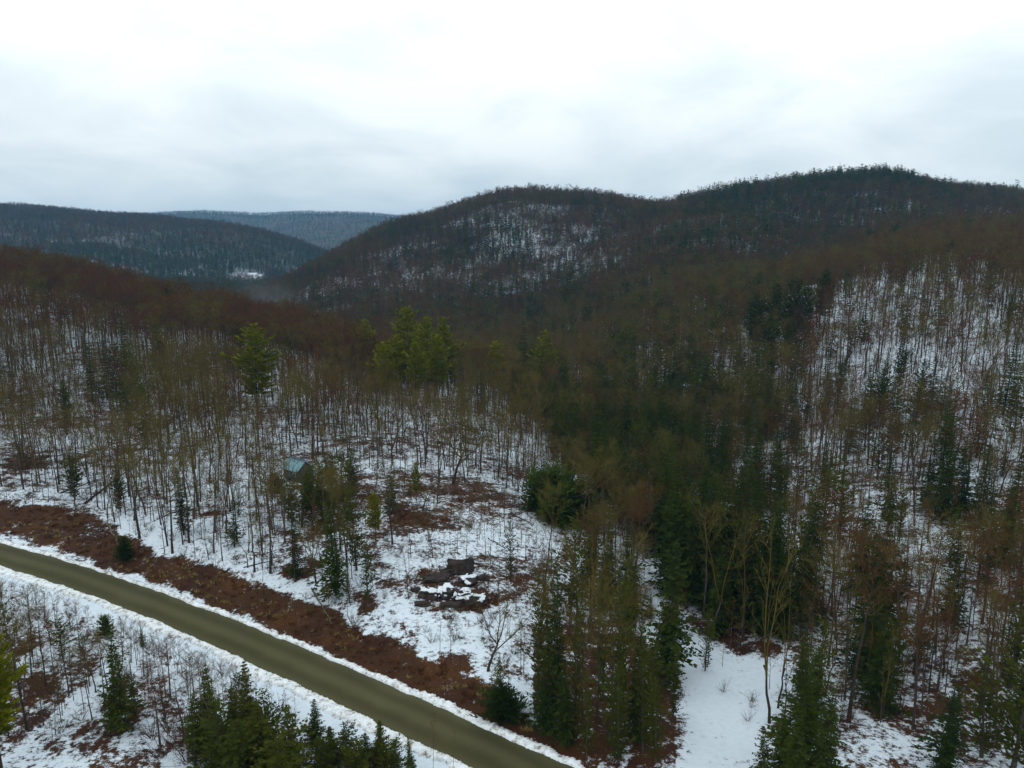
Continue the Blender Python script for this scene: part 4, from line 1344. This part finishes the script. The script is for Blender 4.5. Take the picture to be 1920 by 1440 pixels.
ps = np.where((d < -8) & (u < 1100), 0.65, ps)
k &= rng.random(len(X)) < ps
k &= visible(X, Y, Z, 7.0)
pole = rng.random(len(X)) < np.where(Y > 125, 0.74, 0.5)
hh = np.where(pole, rng.uniform(3.5, 8.5, len(X)), rng.uniform(0.8, 2.4, len(X)))
hh, ok = limit_height(X, Y, Z, np.maximum(hh, 0.8), u, v)
k &= ok | (~pole & (hh < 2.4))
BP, BV, BS = [], [], []
idx = np.nonzero(k)[0]; idx = idx[np.argsort(Y[idx])]
nS = nP = 0
for i in idx:
    vis = -10 < u[i] < 1930 and v[i] < 1445
    if vis and pole[i] and nP < 170:
        nP += 1
        zn = zone(X[i], Y[i], u[i], v[i])
        vr_ = prng.randrange(4)
        lb = '%s thin leafless sapling with %s twigs %s' % ('tall' if hh[i] > 6 else 'short', ('reddish', 'olive')[vr_ % 2], zn)
        plant('sapling', X[i], Y[i], hh[i], lb, lb, wide=prng.uniform(.8, 1.2), z=Z[i], var=vr_); continue
    if vis and not pole[i] and nS < 150:
        nS += 1
        zn = zone(X[i], Y[i], u[i], v[i])
        vr_ = prng.randrange(3); wd_ = prng.uniform(.8, 1.3)
        lb = '%s %s bare shrub with %s twigs %s' % ('knee-high' if hh[i] < 1.4 else 'head-high', 'spreading' if wd_ > 1.05 else 'narrow', 'rusty' if vr_ == 0 else 'olive', zn)
        plant('shrub', X[i], Y[i], hh[i], lb, lb, wide=wd_, z=Z[i], var=vr_); continue
    vs = BL.keys['pole' if pole[i] else 'shrub']; vi = vs[prng.randrange(len(vs))]
    q = hh[i] / BL.h[vi]; w = q * prng.uniform(.8, 1.3)
    BP.append((X[i], Y[i], Z[i])); BV.append(vi); BS.append((w, w, q))
scatter('undergrowth', 'thin bare saplings and brush between the trees', BL, BP, BV, BS)


def tuft(seed, h, n, spread, m):
    r = np.random.default_rng(seed); C = Geo()
    az = r.uniform(0, 6.28, n); rr = r.uniform(0, spread, n)
    P = np.stack([np.cos(az) * rr, np.sin(az) * rr, np.full(n, -0.04)], 1)
    D = unit(np.stack([np.cos(az) * r.uniform(.1, 1.6, n), np.sin(az) * r.uniform(.1, 1.6, n), np.ones(n)], 1))
    C.tris(twig_tris(r, P, D, h * r.uniform(.5, 1.1, n), np.full(n, 0.035)))
    return C.mesh('tuft', [m])


TL = Sources('bracken')
for i in range(4):
    TL.add('fern', tuft(900 + i, 0.55, 22, 0.35, M_BRACKEN), 1)
for i in range(3):
    TL.add('straw', tuft(920 + i, 0.6, 18, 0.16, M_STRAW), 1)
P = jitter_grid(74, 190, 0.75); P = P[P[:, 0] < 20]
X, Y = P[:, 0], P[:, 1]; Z = height(X, Y)
u, v = project(X, Y, Z)
lit, _, _ = litter_map(X, Y, Z)
d = road_dist(X, Y)
pr = np.where(lit > 0.75, 0.34, np.where(lit > 0.4, 0.05, 0.018))
edge = (d > 5.0) & (d < 9) & (vnoise(X, Y, 7, 51) > 0.5) & (lit > .5)
pr = np.where(edge, 0.5, pr)
k = (rng.random(len(X)) < pr) & ((d > 4.9) | (d < -5.5)) & (u > -60) & (u < 1150)
straw = np.where(edge, rng.random(len(X)) < 0.5, rng.random(len(X)) < 0.06)
TP, TV, TS = [], [], []
for i in np.nonzero(k)[0]:
    vs = TL.keys['straw' if straw[i] else 'fern']; q = prng.uniform(.6, 1.4)
    TP.append((X[i], Y[i], Z[i])); TV.append(vs[prng.randrange(len(vs))]); TS.append((q, q, q * prng.uniform(.6, 1.1)))
scatter('dead_bracken', 'dead rust-brown bracken and straw grass on the road bank', TL, TP, TV, TS, 0.1)


# ------------------------------------------------------------------ rocks of the clearing
def rock(u, v, w, dp, hgt, rot, label, snow=True, seed=0):
    p = hit(u, v)
    e = link(bpy.data.objects.new('boulder', None)); e.location = p; e.rotation_euler = (0, 0, rot)
    tag(e, label, 'boulder', None)
    bm = bmesh.new()
    bmesh.ops.create_cube(bm, size=2.0)
    bmesh.ops.subdivide_edges(bm, edges=bm.edges[:], cuts=7, use_grid_fill=True)
    r = random.Random(seed); off = Vector((r.uniform(0, 50), r.uniform(0, 50), r.uniform(0, 50)))
    for q in bm.verts:
        c = q.co.copy()
        sph = c.normalized() * 1.25
        c = c * 0.72 + sph * 0.28
        cell = mnoise.cell_vector(c * 1.7 + off) - Vector((.5, .5, .5))
        nn = mnoise.noise_vector(c * 1.0 + off) * 0.45 + mnoise.noise_vector(c * 3 + off) * 0.16 + cell * 0.22
        c += nn
        q.co = Vector((c.x * w / 2, c.y * dp / 2, c.z * hgt * 0.62 + hgt * 0.25))
    me = bpy.data.meshes.new('boulder_rock'); bm.to_mesh(me)
    me.materials.append(M_ROCK)
    b = link(bpy.data.objects.new('rock', me)); b.parent = e
    if snow:
        bm.normal_update()
        top = [f for f in bm.faces if f.normal.z > 0.45 and f.calc_center_median().z > hgt * 0.35 and mnoise.noise(f.calc_center_median() * 0.9 + off) > -0.12]
        bmesh.ops.delete(bm, geom=[f for f in bm.faces if f not in set(top)], context='FACES')
        if bm.faces:
            ex = bmesh.ops.extrude_face_region(bm, geom=bm.faces[:])
            for q in [g for g in ex['geom'] if isinstance(g, bmesh.types.BMVert)]:
                inner = not q.is_boundary and all(len(ed.link_faces) > 1 for ed in q.link_edges)
                q.co.z += 0.07 + 0.07 * r.random()
            bmesh.ops.subdivide_edges(bm, edges=bm.edges[:], cuts=1, use_grid_fill=True)
            for _ in range(2):
                bmesh.ops.smooth_vert(bm, verts=bm.verts, factor=0.5, use_axis_x=True, use_axis_y=True, use_axis_z=True)
            me2 = bpy.data.meshes.new('boulder_snow'); bm.to_mesh(me2); me2.materials.append(M_SNOW2)
            me2.polygons.foreach_set('use_smooth', np.ones(len(me2.polygons), bool))
            s = link(bpy.data.objects.new('snow_cap', me2)); s.parent = e
            s.location = (0, 0, 0.06)
    bm.free()


rock(862, 1072, 3.6, 2.4, 2.0, 0.3, 'tallest dark boulder of the clearing, almost bare of snow', False, 1)
rock(838, 1078, 2.0, 1.4, 1.0, 0.9, 'squat dark stone leaning on the tallest boulder', False, 12)
rock(818, 1088, 3.4, 1.6, 0.9, 0.25, 'low flat dark ledge beside the tallest boulder', False, 2)
rock(878, 1094, 2.6, 1.8, 1.0, 1.1, 'snow-topped boulder at the foot of the tallest one', True, 3)
rock(808, 1118, 2.6, 2.0, 1.1, -0.3, 'snow-capped boulder with dark underside below the flat ledge', True, 4)
rock(836, 1116, 2.2, 2.0, 1.2, 0.6, 'partly snow-capped boulder between two capped ones', True, 5)
rock(866, 1122, 2.4, 2.0, 1.2, 0.2, 'cracked boulder with thin snow at the middle of the pile', True, 9)
rock(892, 1130, 2.8, 2.0, 1.0, 0.15, 'low snowy boulder closest to the black-trunked spreading tree', True, 6)
rock(905, 1086, 1.6, 1.1, 0.7, 0.7, 'small dark stone beside the snow-topped boulders', False, 7)
rock(792, 1134, 1.8, 1.1, 0.55, 0.2, 'small dark stone at the lower end of the boulder pile', False, 8)
rock(845, 1136, 2.6, 1.0, 0.55, 0.1, 'thin dark ledge along the foot of the boulder pile', False, 10)
rock(780, 1108, 1.1, 0.9, 0.5, 0.4, 'lone small stone on snow beside the boulder pile', False, 11)
for i, (u, b) in enumerate(((800, 1142), (830, 1148), (868, 1146), (895, 1142), (910, 1105), (785, 1090), (845, 1062), (880, 1058))):
    place('shrub', u, b, b - 20 - 4 * (i % 3), 'twiggy shrub growing against the boulder pile', 'shrubs around the boulder pile', wide=1.1, var=i)


# ------------------------------------------------------------------ fallen and leaning trunks
def log(p0, p1, r, label, m=M_BARK_D, lift0=0.0, lift1=0.0, snow=False, seed=0):
    a, b = hit(*p0), hit(*p1)
    a = a + np.array([0, 0, r * .8 + lift0]); b = b + np.array([0, 0, r * .5 + lift1])
    e = link(bpy.data.objects.new('fallen_trunk', None)); e.location = a
    tag(e, label, 'fallen trunk')
    r_ = np.random.default_rng(seed)
    s = np.linspace(0, 1, 7)[:, None]
    pts = (b - a) * s + r_.normal(size=(7, 3)) * np.array([.08, .08, .04])
    T, C = Geo(), Geo()
    T.tube(pts, r * np.linspace(1, .35, 7), 7, True)
    L = np.linalg.norm(b - a); dr = (b - a) / L
    P, D, LL = [], [], []
    for i in range(16):
        f = r_.uniform(.3, 1); P.append((b - a) * f); D.append(unit(dr * .7 + r_.normal(size=3) * .6 + np.array([0, 0, .4]))); LL.append(r_.uniform(.5, 1.6))
    C.tris(twig_tris(r_, np.array(P), np.array(D), np.array(LL), np.full(16, .03)))
    for nm, g in (('trunk', T), ('branches', C)):
        o = link(bpy.data.objects.new(nm, g.mesh('fallen_' + nm, [m]))); o.parent = e


log((160, 945), (262, 866), 0.22, 'long dark fallen trunk lying above the leafy bank', seed=1)
log((115, 925), (205, 892), 0.16, 'shorter dark fallen trunk near the long one above the bank', seed=2)
log((205, 985), (226, 1032), 0.13, 'pale dead trunk lying down the leafy bank', M_BARK_P, seed=3)
log((585, 1105), (622, 1170), 0.14, 'pale leaning dead trunk fallen onto the leafy bank', M_BARK_P, seed=4)
log((640, 1015), (712, 1000), 0.12, 'dark thin log lying beside the young clearing pine', seed=5)
log((868, 945), (935, 925), 0.15, 'dark tangled log at the back of the rocky clearing', seed=6)
log((930, 938), (885, 918), 0.13, 'dark log crossing another at the back of the clearing', seed=7)
log((960, 965), (1000, 985), 0.14, 'dark broken log between the boulders and the green fir clump', seed=8)


for i, (p0, p1, lb) in enumerate((((905, 905), (960, 912), 'thin dark branch lying behind the crossed logs of the clearing'), ((985, 940), (1020, 955), 'dark branch lying on snow against the green fir clump'), ((690, 1040), (650, 1052), 'short dark log on the snow near the slim cedar'), ((915, 1010), (950, 1030), 'dark branch on open snow beside the bright olive cedar'), ((455, 1065), (520, 1050), 'dark log at the crest of the leafy bank'), ((330, 960), (270, 985), 'thin dark log under the trees above the bank'), ((1330, 1190), (1300, 1165), 'dark log at the edge of the spruce stand'))):
    log(p0, p1, 0.11, lb, seed=20 + i)


# ------------------------------------------------------------------ buildings
def box_mesh(name, x0, x1, y0, y1, z0, z1, m):
    V = np.array([(x, y, z) for z in (z0, z1) for y in (y0, y1) for x in (x0, x1)], float)
    F = np.array([(0, 2, 3, 1), (4, 5, 7, 6), (0, 1, 5, 4), (2, 6, 7, 3), (0, 4, 6, 2), (1, 3, 7, 5)])
    return mesh_np(name, V, F, [m])


def child(nm, me, par):
    o = link(bpy.data.objects.new(nm, me)); o.parent = par
    return o


def gable_body(L, W, he, hr, m, z0=-0.6):
    x, y = L / 2, W / 2
    V = np.array([(-x, -y, z0), (x, -y, z0), (x, y, z0), (-x, y, z0), (-x, -y, he), (x, -y, he), (x, y, he), (-x, y, he), (-x, 0, hr), (x, 0, hr)], float)
    q = np.array([(0, 1, 5, 4), (2, 3, 7, 6), (1, 2, 6, 5), (3, 0, 4, 7), (4, 5, 9, 8), (6, 7, 8, 9)])
    t = np.array([(5, 6, 9), (7, 4, 8)])
    return mesh_np('gable_body', V, [q, t], [m])


def roof_slab(L, W, he, hr, side, m, ov=0.35, th=0.07):
    x = L / 2 + ov; y = W / 2
    sl = (hr - he) / y; yo = y + ov; zo = hr - sl * yo
    up = 0.03
    V = []
    for z in (up, up + th):
        V += [(-x, 0, hr + z), (x, 0, hr + z), (x, side * yo, zo + z), (-x, side * yo, zo + z)]
    F = np.array([(0, 1, 2, 3), (4, 7, 6, 5), (0, 4, 5, 1), (1, 5, 6, 2), (2, 6, 7, 3), (3, 7, 4, 0)])
    return mesh_np('roof_slab', np.array(V, float), F, [m])


sh = link(bpy.data.objects.new('shed', None)); sh.location = SHED_P; sh.rotation_euler = (0, 0, R(-38))
tag(sh, 'small wooden shed with a teal metal gable roof behind olive cedars', 'shed')
L_, W_s, he, hr = 4.6, 3.8, 2.5, 4.1
child('wall', gable_body(L_, W_s, he, hr, M_WALLW), sh)
for sd in (1, -1):
    rf = child('roof', roof_slab(L_, W_s, he, hr, sd, M_ROOF), sh)
    for i in range(6):
        x = -L_ / 2 - .2 + (L_ + .4) * i / 5
        sl = (hr - he) / (W_s / 2); yo = W_s / 2 + .33
        V = np.array([(x - .03, 0, hr + .10), (x + .03, 0, hr + .10), (x + .03, sd * yo, hr - sl * yo + .10), (x - .03, sd * yo, hr - sl * yo + .10), (x - .03, 0, hr + .16), (x + .03, 0, hr + .16), (x + .03, sd * yo, hr - sl * yo + .16), (x - .03, sd * yo, hr - sl * yo + .16)])
        child('seam', mesh_np('seam', V, np.array([(4, 5, 6, 7), (0, 4, 7, 3), (1, 2, 6, 5), (3, 7, 6, 2)]), [M_ROOF]), rf)
child('ridge_cap', box_mesh('ridge_cap', -L_ / 2 - .37, L_ / 2 + .37, -.14, .14, hr + .12, hr + .19, M_ROOF_DK), sh)
dr = child('door', box_mesh('door', -.9, 0.1, -W_s / 2 - .05, -W_s / 2 - .005, 0, 2.0, M_ROOF_DK), sh)
child('handle', box_mesh('handle', -.05, 0.0, -W_s / 2 - .10, -W_s / 2 - .055, .95, 1.1, M_GLASS), dr)
wd = child('window', box_mesh('window', .7, 1.6, -W_s / 2 - .04, -W_s / 2 - .005, 1.1, 1.9, M_WHITE), sh)
child('pane', box_mesh('pane', .78, 1.52, -W_s / 2 - .06, -W_s / 2 - .045, 1.18, 1.82, M_GLASS), wd)

hx, hy = HOUSE_P; hz = float(height(hx, hy))
ho = link(bpy.data.objects.new('farmhouse', None)); ho.location = (hx, hy, hz); ho.rotation_euler = (0, 0, R(12))
tag(ho, 'white house with snowy roof alone in a clearing on the far wooded hillside', 'house')
child('wall', gable_body(16, 9, 5.5, 9.5, M_WHITE, -3), ho)
for sd in (1, -1):
    child('roof', roof_slab(16, 9, 5.5, 9.5, sd, M_SNOW2, .6, .3), ho)
wing = child('wing', gable_body(8, 7, 3.6, 6.2, M_WHITE, -3), ho); wing.location = (11.9, 0.4, 0)
for sd in (1, -1):
    o = child('wing_roof', roof_slab(8, 7, 3.6, 6.2, sd, M_SNOW2, .5, .3), wing)
child('chimney', box_mesh('chimney', -1, 0.2, -.6, .6, 8.6, 11, M_ROCK), ho)
for x in (-6, -2, 2, 6):
    w_ = child('window', box_mesh('window', x - .6, x + .6, -4.58, -4.505, 2.0, 3.8, M_WHITE), ho)
    child('pane', box_mesh('pane', x - .5, x + .5, -4.66, -4.585, 2.1, 3.7, M_GLASS), w_)

# ------------------------------------------------------------------ air
zmax = float(GRID[2].max()) + 26
V = np.array([(x, y, z) for z in (float(GRID[2].min()) - 5, max(zmax, CAM_Z + 6)) for y in (-1000, 8200) for x in (-8800, 8800)], float)
F = np.array([(0, 2, 3, 1), (4, 5, 7, 6), (0, 1, 5, 4), (2, 6, 7, 3), (0, 4, 6, 2), (1, 3, 7, 5)])
hm = bpy.data.materials.new('haze'); hm.use_nodes = True
hn = hm.node_tree.nodes; hn.clear()
ho_ = hn.new('ShaderNodeOutputMaterial'); pv = hn.new('ShaderNodeVolumePrincipled')
pv.inputs['Color'].default_value = (0.22, 0.60, 1.0, 1); pv.inputs['Density'].default_value = 0.000072
pv.inputs['Anisotropy'].default_value = 0.0
hm.node_tree.links.new(pv.outputs[0], ho_.inputs['Volume'])
hz_o = link(bpy.data.objects.new('haze', mesh_np('haze', V, F, [hm])))
tag(hz_o, 'thin cold blue haze filling the valleys', kind='stuff')

# thin mist lying in the valley mouth behind the ridge
d_ = ray(522, 552); my = 760.0
bm = bmesh.new(); bmesh.ops.create_icosphere(bm, subdivisions=4, radius=1.0)
me = bpy.data.meshes.new('mist'); bm.to_mesh(me); bm.free()
mm = bpy.data.materials.new('mist'); mm.use_nodes = True
q_ = mm.node_tree.nodes; q_.clear()
a_ = q_.new('ShaderNodeOutputMaterial'); b_ = q_.new('ShaderNodeVolumePrincipled')
b_.inputs['Color'].default_value = (0.80, 0.90, 1.0, 1); t_ = q_.new('ShaderNodeTexCoord'); g_ = q_.new('ShaderNodeTexGradient'); g_.gradient_type = 'QUADRATIC_SPHERE'
n_2 = q_.new('ShaderNodeTexNoise'); n_2.inputs['Scale'].default_value = 2.2; n_2.inputs['Detail'].default_value = 3
L_2 = mm.node_tree.links
L_2.new(t_.outputs['Object'], g_.inputs['Vector']); L_2.new(t_.outputs['Object'], n_2.inputs['Vector'])
L_2.new(math_node(q_, L_2, 'MULTIPLY', math_node(q_, L_2, 'MULTIPLY', g_.outputs['Fac'], math_node(q_, L_2, 'MULTIPLY_ADD', n_2.outputs[0], 2.4, -0.7, clamp=True)), 0.0060), b_.inputs['Density'])
mm.node_tree.links.new(b_.outputs[0], a_.inputs['Volume'])
me.materials.append(mm)
mo = link(bpy.data.objects.new('mist', me))
mo.location = (d_[0] / d_[1] * my, my, CAM_Z + d_[2] / d_[1] * my - 6); mo.scale = (62, 50, 26)
mo.rotation_euler = (0, R(25), 0)
tag(mo, 'wisp of pale mist in the valley mouth behind the ridge', kind='stuff')
